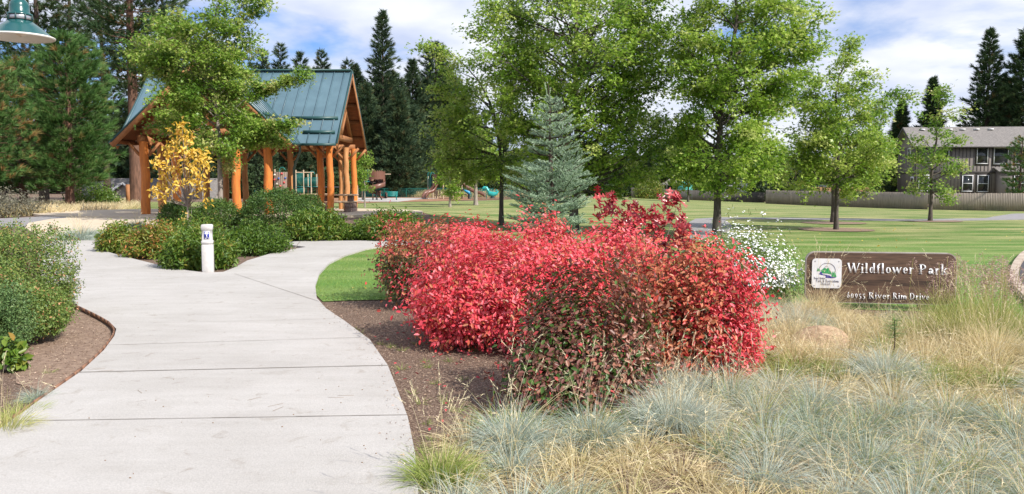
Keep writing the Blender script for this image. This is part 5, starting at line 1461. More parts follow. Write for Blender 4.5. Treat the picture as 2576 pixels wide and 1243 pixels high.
def park_sign():
    TLp, TRp = P(2028, 627, 10.75), P(2409, 643, 10.45)
    d = (TRp - TLp); ang = math.atan2(d.y, d.x); Wd = math.hypot(d.x, d.y)
    # panel top about level; slight real perspective from the nearer right end
    zt = (TLp.z + P(2409, 643, 10.45).z) / 2
    Hh = 0.665
    t = empty('park_sign', (TLp.x, TLp.y, 0), 'long brown plank park sign with raised white lettering and a white logo plate', 'sign')
    t.rotation_euler = (0, 0, ang)
    # local: x along sign, y into the back, z up
    def rrect(x0, z0, x1, z1, r, n=8):
        o = []
        for cx_, cz_, a in ((x1 - r, z1 - r, 0), (x0 + r, z1 - r, 90), (x0 + r, z0 + r, 180), (x1 - r, z0 + r, 270)):
            for i in range(n + 1):
                b_ = math.radians(a + 90 * i / n); o.append((cx_ + r * math.cos(b_), cz_ + r * math.sin(b_)))
        return o
    def plate(mb, pol, y0, y1):
        n = len(pol)
        v = [(a, y0, b_) for a, b_ in pol]; w = [(a, y1, b_) for a, b_ in pol]
        mb.add(v, [tuple(range(n))[::-1]]); mb.add(w, [tuple(range(n))])
        mb.add(v + w, [(i, (i + 1) % n, n + (i + 1) % n, n + i) for i in range(n)])
    zb = zt - Hh
    pn = MB(); plate(pn, rrect(.012, zb + .012, Wd - .012, zt - .012, .11), -.003, .07); pn.build('panel', M_signw, t)
    ed = MB(); plate(ed, rrect(0, zb, Wd, zt, .12), .0, .066); ed.build('panel_edge', M_signe, t)
    for x in (.35, Wd - .35):
        po = MB(); po.box((x, .13, (zt - .1) / 2 - .05), (.12, .12, zt - .0)); po.build('post', M_signe, t)
    le = MB(); k = Wd / 381.0
    def lx(px): return (px - 2028) * k
    # crop coordinates of the lettering were measured on the photo
    for wd_, a_, b_, dz, h_ in (('Wildflower', 2134, 2303, .268, .124), ('Park', 2314, 2387, .272, .124), ('60955', 2134, 2184, .600, .080), ('River', 2190, 2246, .600, .080), ('Rim', 2251, 2288, .600, .080), ('Drive', 2293, 2344, .600, .080)):
        le = MB(); text(le, wd_, lx(a_), zt - dz, h_, -.010, .006, total=lx(b_) - lx(a_), bold=1.25 if h_ > .1 else 1.12); le.build('lettering', M_wpaint, t)
    # logo plate
    px0, px1 = lx(2044), lx(2120); z1 = zt - .09; z0 = z1 - .385
    lp_ = MB(); plate(lp_, rrect(px0, z0, px1, z1, .045), -.018, -.004); pl = lp_.build('logo_plate', M_wpaint, t)
    w_, h_ = px1 - px0, z1 - z0
    U = lambda u, v: (px0 + u * w_, z1 - v * h_)
    def art(pols, m, name, y):
        a = MB()
        for pol in pols: plate(a, [U(*q) for q in pol][::-1], y, y + .002)
        a.build(name, m, pl)
    art([[(.30, .40), (.40, .33), (.45, .31), (.48, .35), (.53, .31), (.57, .34), (.62, .42), (.67, .52), (.66, .53), (.50, .50), (.36, .50), (.32, .45)],
         [(.16, .43), (.185, .36), (.20, .32), (.225, .37), (.235, .41), (.255, .35), (.285, .42), (.28, .43)],
         [(.66, .61), (.68, .50), (.71, .42), (.74, .50), (.755, .46), (.775, .41), (.80, .52), (.83, .60), (.82, .62)]], M_lgreen, 'logo_mountain', -.0205)
    art([[(.26, .45), (.34, .45), (.33, .50), (.36, .53), (.50, .55), (.60, .57), (.64, .60), (.66, .62), (.82, .63), (.70, .66), (.46, .65), (.48, .61), (.44, .57), (.30, .55), (.22, .52), (.29, .48)]], M_lblue, 'logo_river', -.0202)
    ar = MB()
    for i in range(26):
        a0 = math.radians(172 - i * 6.6); a1 = math.radians(172 - (i + 1) * 6.6)
        c = (.51, .43)
        q = [(c[0] + r_ * math.cos(a), c[1] - r_ * .98 * math.sin(a)) for a, r_ in ((a0, .295), (a1, .295), (a1, .275), (a0, .275))]
        plate(ar, [U(*s_) for s_ in q][::-1], -.0205, -.0185)
    for a, b_ in (((.37, .34), (.44, .27)), ((.44, .27), (.52, .235)), ((.52, .235), (.57, .33)), ((.57, .33), (.60, .40))):
        q = [(a[0], a[1]), (b_[0], b_[1]), (b_[0] + .008, b_[1] + .014), (a[0] + .008, a[1] + .014)]
        plate(ar, [U(*s_) for s_ in q][::-1], -.0207, -.0187)
    ar.build('logo_arc', M_lgrey, pl)
    tx = MB()
    def line(s_, u0, u1, v, h):
        x, z = U(u0, v); x2, _ = U(u1, v); text(tx, s_, x, z, h, -.020, .0018, total=x2 - x, bold=.9)
    line('Bend Metro', .07, .46, .70, .030); line('Park & Recreation', .14, .92, .80, .038); line('District', .30, .64, .90, .038)
    tx.build('logo_text', M_lgrey, pl)
    sc = MB()
    for u, v in ((.10, .09), (.90, .09), (.09, .92), (.91, .92)):
        x, z = U(u, v); sc.box((x, -.020, z), (.010, .004, .010))
    sc.build('screw', M_lgrey, pl)
park_sign()

# ------------------------------------------------------------------ bollard marker
def bollard():
    g_ = G(524, 686)
    t = empty('marker_post', tuple(g_), 'white square marker post with a blue trail symbol plate, at the fork of the walk', 'marker post')
    t.rotation_euler = (0, 0, R(14))
    M_b = mat('off_white_post', (0.56, 0.545, 0.53), (0.48, 0.46, 0.44), 14, .7, .2, 50)
    def sq(mb, prof, n=16):
        rings = []
        for hw_, z in prof:
            c = hw_ * .14
            rings.append([(hw_, -hw_ + c, z), (hw_, hw_ - c, z), (hw_ - c, hw_, z), (-hw_ + c, hw_, z), (-hw_, hw_ - c, z), (-hw_, -hw_ + c, z), (-hw_ + c, -hw_, z), (hw_ - c, -hw_, z)])
        v = np.array([q for r_ in rings for q in r_]); f = [(i * 8 + j, i * 8 + (j + 1) % 8, (i + 1) * 8 + (j + 1) % 8, (i + 1) * 8 + j) for i in range(len(prof) - 1) for j in range(8)]
        mb.add(v, f); mb.add(rings[-1], [tuple(range(8))])
    a = MB(); sq(a, [(.098, 0), (.098, .50), (.092, .52)]); a.build('body', M_b, t)
    a = MB(); sq(a, [(.078, .0), (.086, .515), (.086, .53), (.100, .535), (.100, .585), (.086, .595), (.086, .78), (.098, .79), (.098, .865), (.088, .88), (.06, .884)]); a.build('head', M_b, t)
    M_blue = flat('trail_sign_blue', (0.02, 0.035, 0.33), .4)
    a = MB(); a.box((0, -.089, .69), (.104, .004, .150)); pb = a.build('sign_border', M_wpaint, t)
    a = MB(); a.box((0, -.0925, .69), (.086, .004, .134)); sp = a.build('sign_plate', M_blue, t)
    a = MB()
    def disc(cx_, cz_, rx, rz_, y):
        v = [(cx_ + rx * math.cos(i * PI / 10), y, cz_ + rz_ * math.sin(i * PI / 10)) for i in range(20)]; a.add(v, [tuple(range(20))])
    disc(0, .728, .034, .023, -.0955)
    a.box((0, -.0955, .678), (.014, .002, .038)); a.box((-.008, -.0955, .692), (.010, .0018, .008)); a.box((0, -.0955, .655), (.032, .002, .008))
    a.box((-.018, -.0955, .634), (.028, .002, .010)); a.box((.030, -.0955, .636), (.010, .002, .018))
    a.build('trail_symbol', M_wpaint, sp)
    a = MB(); text(a, 's', -.010, .720, .028, -.0965, .001); a.build('trail_letter', M_lblue, sp)
bollard()

# ------------------------------------------------------------------ hanging lamp at upper left
def lamp():
    Y = 7.0; c = P(52, 94, Y)
    M_g = flat('lamp_green_enamel', (0.012, 0.085, 0.085), .22, spec=.6)
    M_in = flat('lamp_white_enamel', (0.78, 0.76, 0.68), .5)
    M_met = flat('lamp_steel_band', (0.45, 0.47, 0.50), .3, metal=.6)
    bx_ = c.x - 1.3
    t = empty('street_lamp', (bx_, Y, 0), 'green bell shaped street lamp with white underside hanging in the upper left corner', 'street lamp')
    ox, oz = c.x - bx_, c.z
    k = .25
    sh = MB(); sh.lathe([(.30 * k, .55 * k), (.373 * k, .52 * k), (.66 * k, .30 * k), (.97 * k, .035 * k), (1.03 * k, .0), (1.0 * k, -.005 * k)], (ox, 0, oz), 40); so = sh.build('lamp_shade', M_g, t, True)
    si = MB(); si.lathe([(1.0 * k, -.004), (.95 * k, .03 * k), (.64 * k, .28 * k), (.36 * k, .49 * k), (.01, .50 * k)], (ox, 0, oz), 40); si.build('shade_lining', M_in, so, True)
    r_ = MB(); r_.lathe([(1.0 * k, -.010), (1.035 * k, -.004), (1.035 * k, .004), (1.0 * k, .008), (.99 * k, 0), (1.0 * k, -.010)], (ox, 0, oz), 40); r_.build('shade_rim', M_in, so, True)
    bu = MB(); bu.lathe([(.01, .03 * k), (.14 * k, .08 * k), (.20 * k, .22 * k), (.15 * k, .38 * k), (.08 * k, .49 * k)], (ox, 0, oz), 20); bu.build('bulb', flat('frosted_glass', (.8, .7, .55), .3), t, True)
    bd = MB(); bd.lathe([(.33 * k, .57 * k), (.35 * k, .60 * k), (.35 * k, .70 * k), (.33 * k, .72 * k)], (ox, 0, oz), 30); bd.build('vent_band', M_met, t, True)
    do = MB(); do.lathe([(.38 * k, .72 * k), (.385 * k, .76 * k), (.33 * k, .79 * k), (.305 * k, .82 * k), (.300 * k, 1.02 * k), (.27 * k, 1.14 * k), (.19 * k, 1.23 * k), (.09 * k, 1.27 * k), (.08 * k, 1.6 * k)], (ox, 0, oz), 30); do.build('housing', M_g, t, True)
    for i in range(8):
        ri = MB(); a = i * 2 * PI / 8 + .2; ri.bar((ox + .37 * k * math.cos(a), .37 * k * math.sin(a), oz + .52 * k), (ox + .37 * k * math.cos(a), .37 * k * math.sin(a), oz + .77 * k), .008, .008)
        ri.build('vent_rib', M_roofd, t)
    ar = MB(); z = oz + 1.5 * k
    ar.tube([(ox, 0, z - .02), (ox, 0, z + .12), (ox - .12, 0, z + .38), (ox - .42, 0, z + .55), (ox - .8, 0, z + .45), (ox - 1.1, 0, z + .1), (0, 0, z - .3)], .022, 10); ar.build('gooseneck_arm', M_g, t, True)
    po = MB(); po.tube([(0, 0, 0), (0, 0, z + .1)], [.065, .05], 14); po.lathe([(.11, 0), (.11, .05), (.075, .3), (.066, .34)], (0, 0, 0), 20); po.build('pole', M_g, t, True)
lamp()

# ------------------------------------------------------------------ fences
M_fd = mat('dark_stained_boards', (0.105, 0.095, 0.088), (0.07, 0.062, 0.058), 3, .9, .3, 12, stretch=(4, 4, .4))
M_fm = mat('taupe_boards', (0.37, 0.315, 0.26), (0.25, 0.21, 0.17), 3, .9, .3, 12, stretch=(5, 5, .3))
M_fn = mat('new_cedar_boards', (0.50, 0.30, 0.16), (0.36, 0.20, 0.10), 3, .9)
def board_fence(a, b_, h, m, label, seed, bw=.15):
    """a,b: (px, Y)"""
    A, B = pbase(*a), pbase(*b_); rg = RG(seed)
    t = empty('board_fence', tuple(A), label, 'fence')
    d = B - A; d.z = 0; L = d.length; d.normalize(); ang = math.atan2(d.y, d.x); n = int(L / bw)
    bo = MB()
    for i in range(n):
        q = A + d * (i + .5) * bw; z = float(gz(q.x, q.y))
        hh = h + rg.normal() * .012; of = rg.normal() * .008
        bo.box((q.x - A.x - d.y * of, q.y - A.y + d.x * of, z - A.z + hh / 2 - .02), (bw * .955, .02, hh), ang)
    bo.build('boards', m, t)
    rl = MB(); npst = int(L / 2.4)
    for i in range(npst + 1):
        q = A + d * min(L, i * 2.4); z = float(gz(q.x, q.y)); rl.box((q.x - A.x - d.y * .07, q.y - A.y + d.x * .07, z - A.z + h / 2 - .05), (.09, .09, h), ang)
    rl.build('fence_post', m, t)
    ra = MB()
    for zz_ in (.3, h - .25):
        k = 12
        for i in range(k):
            p0, p1 = A + d * L * i / k, A + d * L * (i + 1) / k
            ra.bar((p0.x - A.x - d.y * .04, p0.y - A.y + d.x * .04, float(gz(p0.x, p0.y)) - A.z + zz_), (p1.x - A.x - d.y * .04, p1.y - A.y + d.x * .04, float(gz(p1.x, p1.y)) - A.z + zz_), .04, .09)
    ra.build('rail', m, t)
board_fence((1588, 122), (1926, 122), 1.5, M_fd, 'dark brown stained board fence at the far left of the fence line', 601)
board_fence((1927, 113), (2338, 89), 1.85, M_fm, 'weathered taupe board fence in the middle of the fence line, shaded by trees', 602)
board_fence((2339, 89), (2700, 80), 1.82, M_fm, 'weathered taupe board fence in full sun below the brown house', 603)
board_fence((2040, 121), (2190, 117), 2.35, M_fn, 'short piece of new orange cedar fence behind the taupe one', 604)
# chain link
M_cl = flat('green_coated_wire', (0.015, 0.16, 0.13), .5)
def chain_link(pxs, Y, h, label, dens=.16):
    A = pbase(pxs[0], Y); B = pbase(pxs[1], Y); t = empty('chain_link_fence', tuple(A), label, 'fence')
    L = B.x - A.x; n = max(2, int(L / 2.6)); m = MB()
    for i in range(n + 1): 
        q = MB(); q.tube([(L * i / n, 0, -.05), (L * i / n, 0, h + .03)], .035, 6); q.build('fence_post', M_cl, t)
    m.tube([(0, 0, h), (L, 0, h)], .03, 6); m.tube([(0, 0, .08), (L, 0, .08)], .012, 4); m.build('rail', M_cl, t)
    w = MB(); x = -h
    while x < L:
        for s_ in (0, 1):
            a, b_ = (x, .08), (x + h, h)
            if s_: a, b_ = (x + h, .08), (x, h)
            f0, f1 = 0, 1
            (xa, za), (xb, zb) = a, b_
            if xa == xb: continue
            def at(f): return (xa + (xb - xa) * f, 0, za + (zb - za) * f)
            lo, hi = sorted(((0 - xa) / (xb - xa), (L - xa) / (xb - xa))); f0, f1 = max(0, lo), min(1, hi)
            if f1 > f0: w.bar(at(f0), at(f1), .012, .012)
        x += dens
    w.build('wire_mesh', M_cl, t)
chain_link((640, 1240), 104, 1.15, 'long green chain link fence behind the playground')
chain_link((1183, 1265), 92, .95, 'short green chain link section in front of the dragon rider')
chain_link((1266, 1309), 93, 1.0, 'dense green fence panel at the right end of the playground', dens=.05)

# ------------------------------------------------------------------ playground
M_teal = flat('teal_rails', (0.015, 0.22, 0.20), .4); M_tan = flat('tan_play_post', (0.52, 0.40, 0.28), .5); M_brn = flat('brown_slide_plastic', (0.17, 0.075, 0.05), .35, spec=.5)
M_blk = flat('black_deck', (0.03, 0.03, 0.035), .6); M_rhold = flat('red_hold', (.6, .08, .08), .5); M_bhold = flat('blue_hold', (.04, .12, .4), .5); M_whold = flat('cream_hold', (.75, .7, .6), .5)
M_wallp = mat('rock_panel', (0.34, 0.26, 0.21), (0.27, 0.2, 0.16), 8, .8, .4)
def rail_panel(par, o, X0, X1, z0, z1, y, n):
    m = MB(); m.bar((X0, y, z0), (X1, y, z0), .05, .05); m.bar((X0, y, z1), (X1, y, z1), .05, .05)
    for i in range(n + 1):
        x = X0 + (X1 - X0) * i / n; m.bar((x, y, z0), (x, y, z1), .035, .035)
    m.build('railing', M_teal, par)
def slide_chute(mb, path, w, side=.28, th=.04):
    """open chute along path (list of Vector) with side walls"""
    path = [Vector(p) for p in path]
    L_, R_ = [], []
    for i, p in enumerate(path):
        d = path[min(i + 1, len(path) - 1)] - path[max(i - 1, 0)]; d.z = 0; d.normalize(); s_ = Vector((-d.y, d.x, 0))
        L_.append(p + s_ * w / 2); R_.append(p - s_ * w / 2)
    up = Vector((0, 0, side)); k = len(path)
    rows = [[q + up for q in L_], [q + up * .3 for q in L_], [p + (q - p) * .6 for p, q in zip(path, L_)], [p + (q - p) * .6 for p, q in zip(path, R_)], [q + up * .3 for q in R_], [q + up for q in R_],
            [q + up + (q - p).normalized() * th for p, q in zip(path, R_)], [q - Vector((0, 0, th)) + (q - p).normalized() * th for p, q in zip(path, R_)], [q - Vector((0, 0, th)) + (q - p).normalized() * th for p, q in zip(path, L_)], [q + up + (q - p).normalized() * th for p, q in zip(path, L_)]]
    n = len(rows); v = [tuple(q) for r_ in rows for q in r_]
    f = [(a * k + i, ((a + 1) % n) * k + i, ((a + 1) % n) * k + i + 1, a * k + i + 1) for a in range(n) for i in range(k - 1)]
    mb.add(v, f)
def play1():
    Y = 84; o = pbase(763, Y); t = empty('play_structure', tuple(o), 'playground tower with rock climbing panel and brown spiral slide, seen past the pavilion', 'play structure')
    lx = lambda px: P(px, HZ, Y).x - o.x; lz = lambda py: P(CX, py, Y).z - o.z
    # climbing panel
    w = MB(); x0, x1 = lx(690), lx(726); n = 8
    prev = None
    for i in range(n):
        a0, a1 = -50 + 100 * i / n, -50 + 100 * (i + 1) / n
        c = (x0 + x1) / 2; r_ = (x1 - x0) / 2 / math.sin(R(50))
        p0 = (c + r_ * math.sin(R(a0)), -r_ * math.cos(R(a0)) + r_ * .6); p1 = (c + r_ * math.sin(R(a1)), -r_ * math.cos(R(a1)) + r_ * .6)
        w.prism([p0, p1, (p1[0], p1[1] + .12), (p0[0], p0[1] + .12)], .1, lz(433))
    wo = w.build('climbing_wall', M_wallp, t)
    for (px, py, m) in ((712, 437, M_rhold), (704, 449, M_bhold), (692, 452, M_rhold), (717, 459, M_rhold), (699, 463, M_whold), (708, 468, M_rhold), (693, 440, M_whold), (720, 448, M_bhold), (710, 478, M_bhold)):
        h = MB(); x = lx(px); c = (x0 + x1) / 2; yy = -math.sqrt(max(.01, ((x1 - x0) / 2 / math.sin(R(50))) ** 2 - (x - c) ** 2)) + (x1 - x0) / 2 / math.sin(R(50)) * .6
        h.lathe([(.02, -.10), (.09, -.07), (.11, 0), (.08, .08), (.02, .10)], (x, yy - .04, lz(py)), 8); h.build('climbing_hold', m, wo)
    for px, yt_, yy in ((690, 428, .3), (726, 430, .3), (744.6, 430, 0), (764, 430, 0), (783, 437, 0), (788, 440, 1.5), (765, 440, 1.6), (856, 445, 0), (898, 440, .2), (932, 428, 1.4), (905, 450, 1.4)):
        q = MB(); q.tube([(lx(px), yy, 0), (lx(px), yy, lz(yt_) + .1)], .075, 8); q.build('post', M_tan, t)
    d = MB(); d.box(((lx(744) + lx(856)) / 2, .8, lz(471)), (lx(856) - lx(744), 1.6, .12)); d.box(((lx(898) + lx(932)) / 2, .8, lz(459)), (lx(932) - lx(898), 1.5, .12)); d.build('deck', M_blk, t)
    rail_panel(t, o, lx(745), lx(763), lz(470), lz(437), -.05, 6); rail_panel(t, o, lx(766), lx(783), lz(470), lz(447), -.05, 6); rail_panel(t, o, lx(785), lx(800), lz(470), lz(447), -.05, 5)
    rail_panel(t, o, lx(745), lx(763), lz(489), lz(474), -.05, 6); rail_panel(t, o, lx(860), lx(896), lz(458), lz(446), -.05, 8); rail_panel(t, o, lx(900), lx(931), lz(457), lz(428), -.05, 11)
    b_ = MB(); b_.tube([(lx(745), 0, lz(434)), (lx(790), 0, lz(434))], .05, 8); b_.tube([(lx(930), 1.4, lz(438)), (lx(978), 1.4, lz(438))], .05, 8); b_.build('overhead_bar', M_tan, t)
    for px, yt_ in ((711, 421), (785, 431)):
        a = MB(); a.tube([(lx(px) + .28 * math.cos(R(q)), 0, lz(yt_) - .28 + .28 * math.sin(R(q))) for q in range(0, 181, 15)] + [(lx(px) - .28, 0, lz(yt_) - 1.4)], .03, 6); a.build('arch_loop', M_teal, t)
    ld = MB()
    for k in range(7): ld.bar((lx(868), -.1, .2 + k * .3), (lx(880), -.1, .2 + k * .3), .04, .04)
    ld.bar((lx(868), -.1, 0), (lx(868), -.1, 2.3), .05, .05); ld.bar((lx(880), -.1, 0), (lx(880), -.1, 2.3), .05, .05); ld.build('ladder', M_teal, t)
    # spiral slide
    c = Vector((lx(944), .6, 0)); r_ = .58; path = []
    for i in range(44):
        u = i / 43; a = R(150) - u * R(530); rr_ = r_ * (1 + .35 * max(0, u - .6) / .4)
        path.append(Vector((c.x + rr_ * math.cos(a), c.y + rr_ * math.sin(a), lz(455) * (1 - u) + .25 * u)))
    s_ = MB(); slide_chute(s_, path, .62, .42); 
    so = s_.build('spiral_slide', M_brn, t)
    hd = MB(); pts = [(c.x + .92 * math.cos(R(a)), c.y + .92 * math.sin(R(a))) for a in range(150, -31, -15)]
    for (a, b_) in zip(pts[:-1], pts[1:]):
        hd.add([(a[0], a[1], lz(456)), (b_[0], b_[1], lz(458)), (b_[0], b_[1], lz(434)), (a[0], a[1], lz(430))], [(0, 1, 2, 3)])
        a2 = (c.x + (a[0] - c.x) * .95, c.y + (a[1] - c.y) * .95); b2 = (c.x + (b_[0] - c.x) * .95, c.y + (b_[1] - c.y) * .95)
        hd.add([(a2[0], a2[1], lz(456)), (b2[0], b2[1], lz(458)), (b2[0], b2[1], lz(434)), (a2[0], a2[1], lz(430))], [(3, 2, 1, 0)])
    pts2 = [(c.x + .92 * math.cos(R(a)), c.y + .92 * math.sin(R(a))) for a in range(210, 331, 15)]
    for (a, b_) in zip(pts2[:-1], pts2[1:]):
        hd.add([(a[0], a[1], lz(450)), (b_[0], b_[1], lz(452)), (b_[0], b_[1], lz(432)), (a[0], a[1], lz(428))], [(0, 1, 2, 3)])
    hd.build('slide_hood', M_brn, so)
    ps = MB(); ps.tube([(c.x, c.y, 0), (c.x, c.y, lz(430))], .07, 8)
    for dx in (-.25, .25): ps.tube([(c.x + dx, c.y - .8, -.02), (c.x + dx, c.y - .8, .3)], .03, 6)
    ps.build('slide_support', M_blk, so)
play1()
def play2():
    Y = 93; o = pbase(1130, Y); t = empty('play_structure', tuple(o), 'second playground tower with double wave slide and straight brown slide', 'play structure')
    lx = lambda px: P(px, HZ, Y).x - o.x; lz = lambda py: P(CX, py, Y).z - o.z
    for px, yt_, yy in ((1075, 443, .8), (1087, 443, .8), (1092, 444, 2.2), (1115, 441, 0), (1149.5, 439, 0), (1160, 446, 1.4), (1133, 470, 1.4), (1140, 462, 0), (1104, 478, 1), (1098, 480, 1), (1092, 480, 1), (1086, 480, 1)):
        q = MB(); q.tube([(lx(px), yy, 0), (lx(px), yy, lz(yt_))], .075, 8); q.build('post', M_tan, t)
    d = MB(); d.box((lx(1113), .9, lz(460)), (2.2, 1.6, .12)); d.box((lx(1145), .7, lz(478)), (1.8, 1.4, .12)); d.box((lx(1146), .4, lz(490)), (2.4, .9, .1)); d.build('deck', M_blk, t)
    rail_panel(t, o, lx(1078), lx(1088), lz(470), lz(448), .7, 4); rail_panel(t, o, lx(1118), lx(1148), lz(462), lz(446), 0, 8); rail_panel(t, o, lx(1140), lx(1149), lz(476), lz(462), .1, 3)
    a = MB()
    for px in (1080, 1086): a.tube([(lx(px) + .22 * math.cos(R(q)), .7, lz(433) - .22 + .22 * math.sin(R(q))) for q in range(0, 181, 15)] + [(lx(px) - .22, .7, lz(470))], .035, 6)
    a.build('arch_loop', M_teal, t)
    hd = MB(); hd.lathe([(.55, lz(456)), (.5, lz(452)), (.62, lz(443)), (.80, lz(439.5)), (.82, lz(438.5)), (.6, lz(438.5))], (lx(1105), .2, 0), 18); hd.build('slide_hood', M_brn, t)
    for k, (xe, dy) in enumerate(((1070, -1.3), (1062, .1))):
        s_ = MB(); path = []
        for i in range(22):
            u = i / 21; x = lx(1107) + (lx(xe) - lx(1107)) * u; z = lz(457) * (1 - u) ** 1.05 + .15 * u + .16 * math.sin(u * 3 * PI)
            path.append(Vector((x, -.2 + dy * u, max(.12, z))))
        slide_chute(s_, path, .75, .30); s_.build('wave_slide', M_brn, t)
    s_ = MB(); path = []
    for i in range(20):
        u = i / 19; path.append(Vector((lx(1152) + (lx(1220) - lx(1152)) * u, -.3 - .6 * u, max(.15, lz(462) * (1 - u) + .2 + .14 * math.sin(u * 2.4 * PI + .8)))))
    slide_chute(s_, path, .85, .32); s_.build('straight_slide', M_brn, t)
    h2 = MB(); h2.lathe([(.5, lz(452)), (.45, lz(448)), (.6, lz(443)), (.66, lz(440)), (.1, lz(438))], (lx(1163), 1.0, 0), 16); h2.build('cone_roof', M_brn, t)
play2()
def dragon():
    Y = 96; o = pbase(1232, Y); t = empty('spring_rider', tuple(o), 'turquoise dragon shaped ride on figure at the right of the playground', 'play equipment')
    M_tq = flat('turquoise_plastic', (0.02, 0.38, 0.36), .35, spec=.5); m = MB(); s = .046
    lx = lambda px: P(px, HZ, Y).x - o.x; lz = lambda py: P(CX, py, Y).z - o.z
    m.tube([(lx(1213), 0, lz(476)), (lx(1218), 0, lz(473)), (lx(1224), 0, lz(473)), (lx(1228), 0, lz(480)), (lx(1231), 0, lz(487)), (lx(1240), 0, lz(489)), (lx(1248), 0, lz(487)), (lx(1252), 0, lz(482)), (lx(1249), 0, lz(478.5)), (lx(1245), 0, lz(481))], [.1, .24, .2, .16, .3, .34, .22, .12, .09, .06], 10)
    m.tube([(lx(1213), 0, lz(479.5)), (lx(1220), 0, lz(478))], [.07, .12], 8); m.build('figure', M_tq, t, True)
    f = MB()
    for i in range(5): f.box((lx(1226 + i * 5), 0, lz(477 + i * 1.6) + .1), (.06, .04, .16))
    f.build('spine_fin', M_tq, t)
    b_ = MB(); b_.lathe([(.34, 0), (.34, .1), (.2, .14), (.22, .3), (.2, .6)], (lx(1239), 0, 0), 12); b_.build('spring_base', M_blk, t)
    o = pbase(1177, 94); t = empty('spring_rider', tuple(o), 'small bright blue spring rider behind the straight slide', 'play equipment')
    a = MB(); a.tube([(-.45, 0, 1.0), (-.2, 0, .85), (.1, 0, .72), (.3, 0, .5)], [.06, .16, .2, .08], 8); a.build('figure', flat('blue_plastic', (.03, .28, .5), .4), t, True)
    c = MB(); c.tube([(.1, 0, 0), (.1, 0, .6)], .12, 8); c.build('spring_base', M_blk, t)
dragon()
def bench(px, Y, label, w=1.75):
    o = pbase(px, Y); t = empty('park_bench', tuple(o), label, 'bench', 'green playground benches')
    a = MB(); a.box((0, 0, .45), (w, .42, .04)); a.build('seat', M_teal, t)
    a = MB()
    for i in range(4): a.bar((-w / 2, .2 + i * .03, .52 + i * .115), (w / 2, .2 + i * .03, .52 + i * .115), .03, .095)
    a.build('backrest', M_teal, t)
    for s_ in (-1, 1):
        a = MB(); x = s_ * (w / 2 - .1); a.bar((x, -.18, 0), (x, -.16, .62), .05, .05); a.bar((x, .18, 0), (x, .3, .9), .05, .05); a.bar((x, -.16, .62), (x, .24, .64), .05, .05); a.build('leg', M_teal, t)
bench(978, 85, 'green metal bench right of the brown spiral slide'); bench(926, 86, 'green bench half hidden left of the spiral slide', 1.2)

# wooden post at the left and houses
q = MB(); g_ = G(323, 520); q.box((0, 0, .8), (.26, .12, 1.65)); o_ = q.build('wooden_post', M_wood); o_.location = g_; tag(o_, 'plain rust brown wooden post left of the first pavilion post', 'post')

M_side = mat('taupe_siding', (0.235, 0.205, 0.185), (0.20, 0.175, 0.16), 2, .85); M_trim = flat('dark_trim', (0.07, 0.06, 0.058), .8)
M_shing = mat('roof_shingles', (0.27, 0.248, 0.232), (0.13, 0.12, 0.115), 5, .95, .4, 10, stretch=(1, 3.5, 3.5), detail=5)
M_glass = mat('window_glass', (0.025, 0.03, 0.03), (0.015, 0.018, 0.018), 1, .08, spec=.6)
M_wfr = flat('white_window_frame', (0.78, 0.78, 0.80), .5)
def window(t, x, z, w, h, y=-.03, split=True, ang=0):
    f = MB()
    f.box((x, y - .02, z - h / 2), (w + .14, .05, .07)); f.box((x, y - .02, z + h / 2), (w + .14, .05, .07)); f.box((x - w / 2, y - .022, z), (.07, .05, h)); f.box((x + w / 2, y - .022, z), (.07, .05, h))
    if split: f.box((x, y - .024, z), (w, .05, .06))
    fo = f.build('window', M_wfr, t)
    g = MB(); g.box((x, y - .005, z), (w, .02, h)); g.build('pane', M_glass, fo)
    d = MB(); d.box((x, y + .012, z), (w + .42, .025, h + .42)); d.build('window_trim', M_trim, fo)
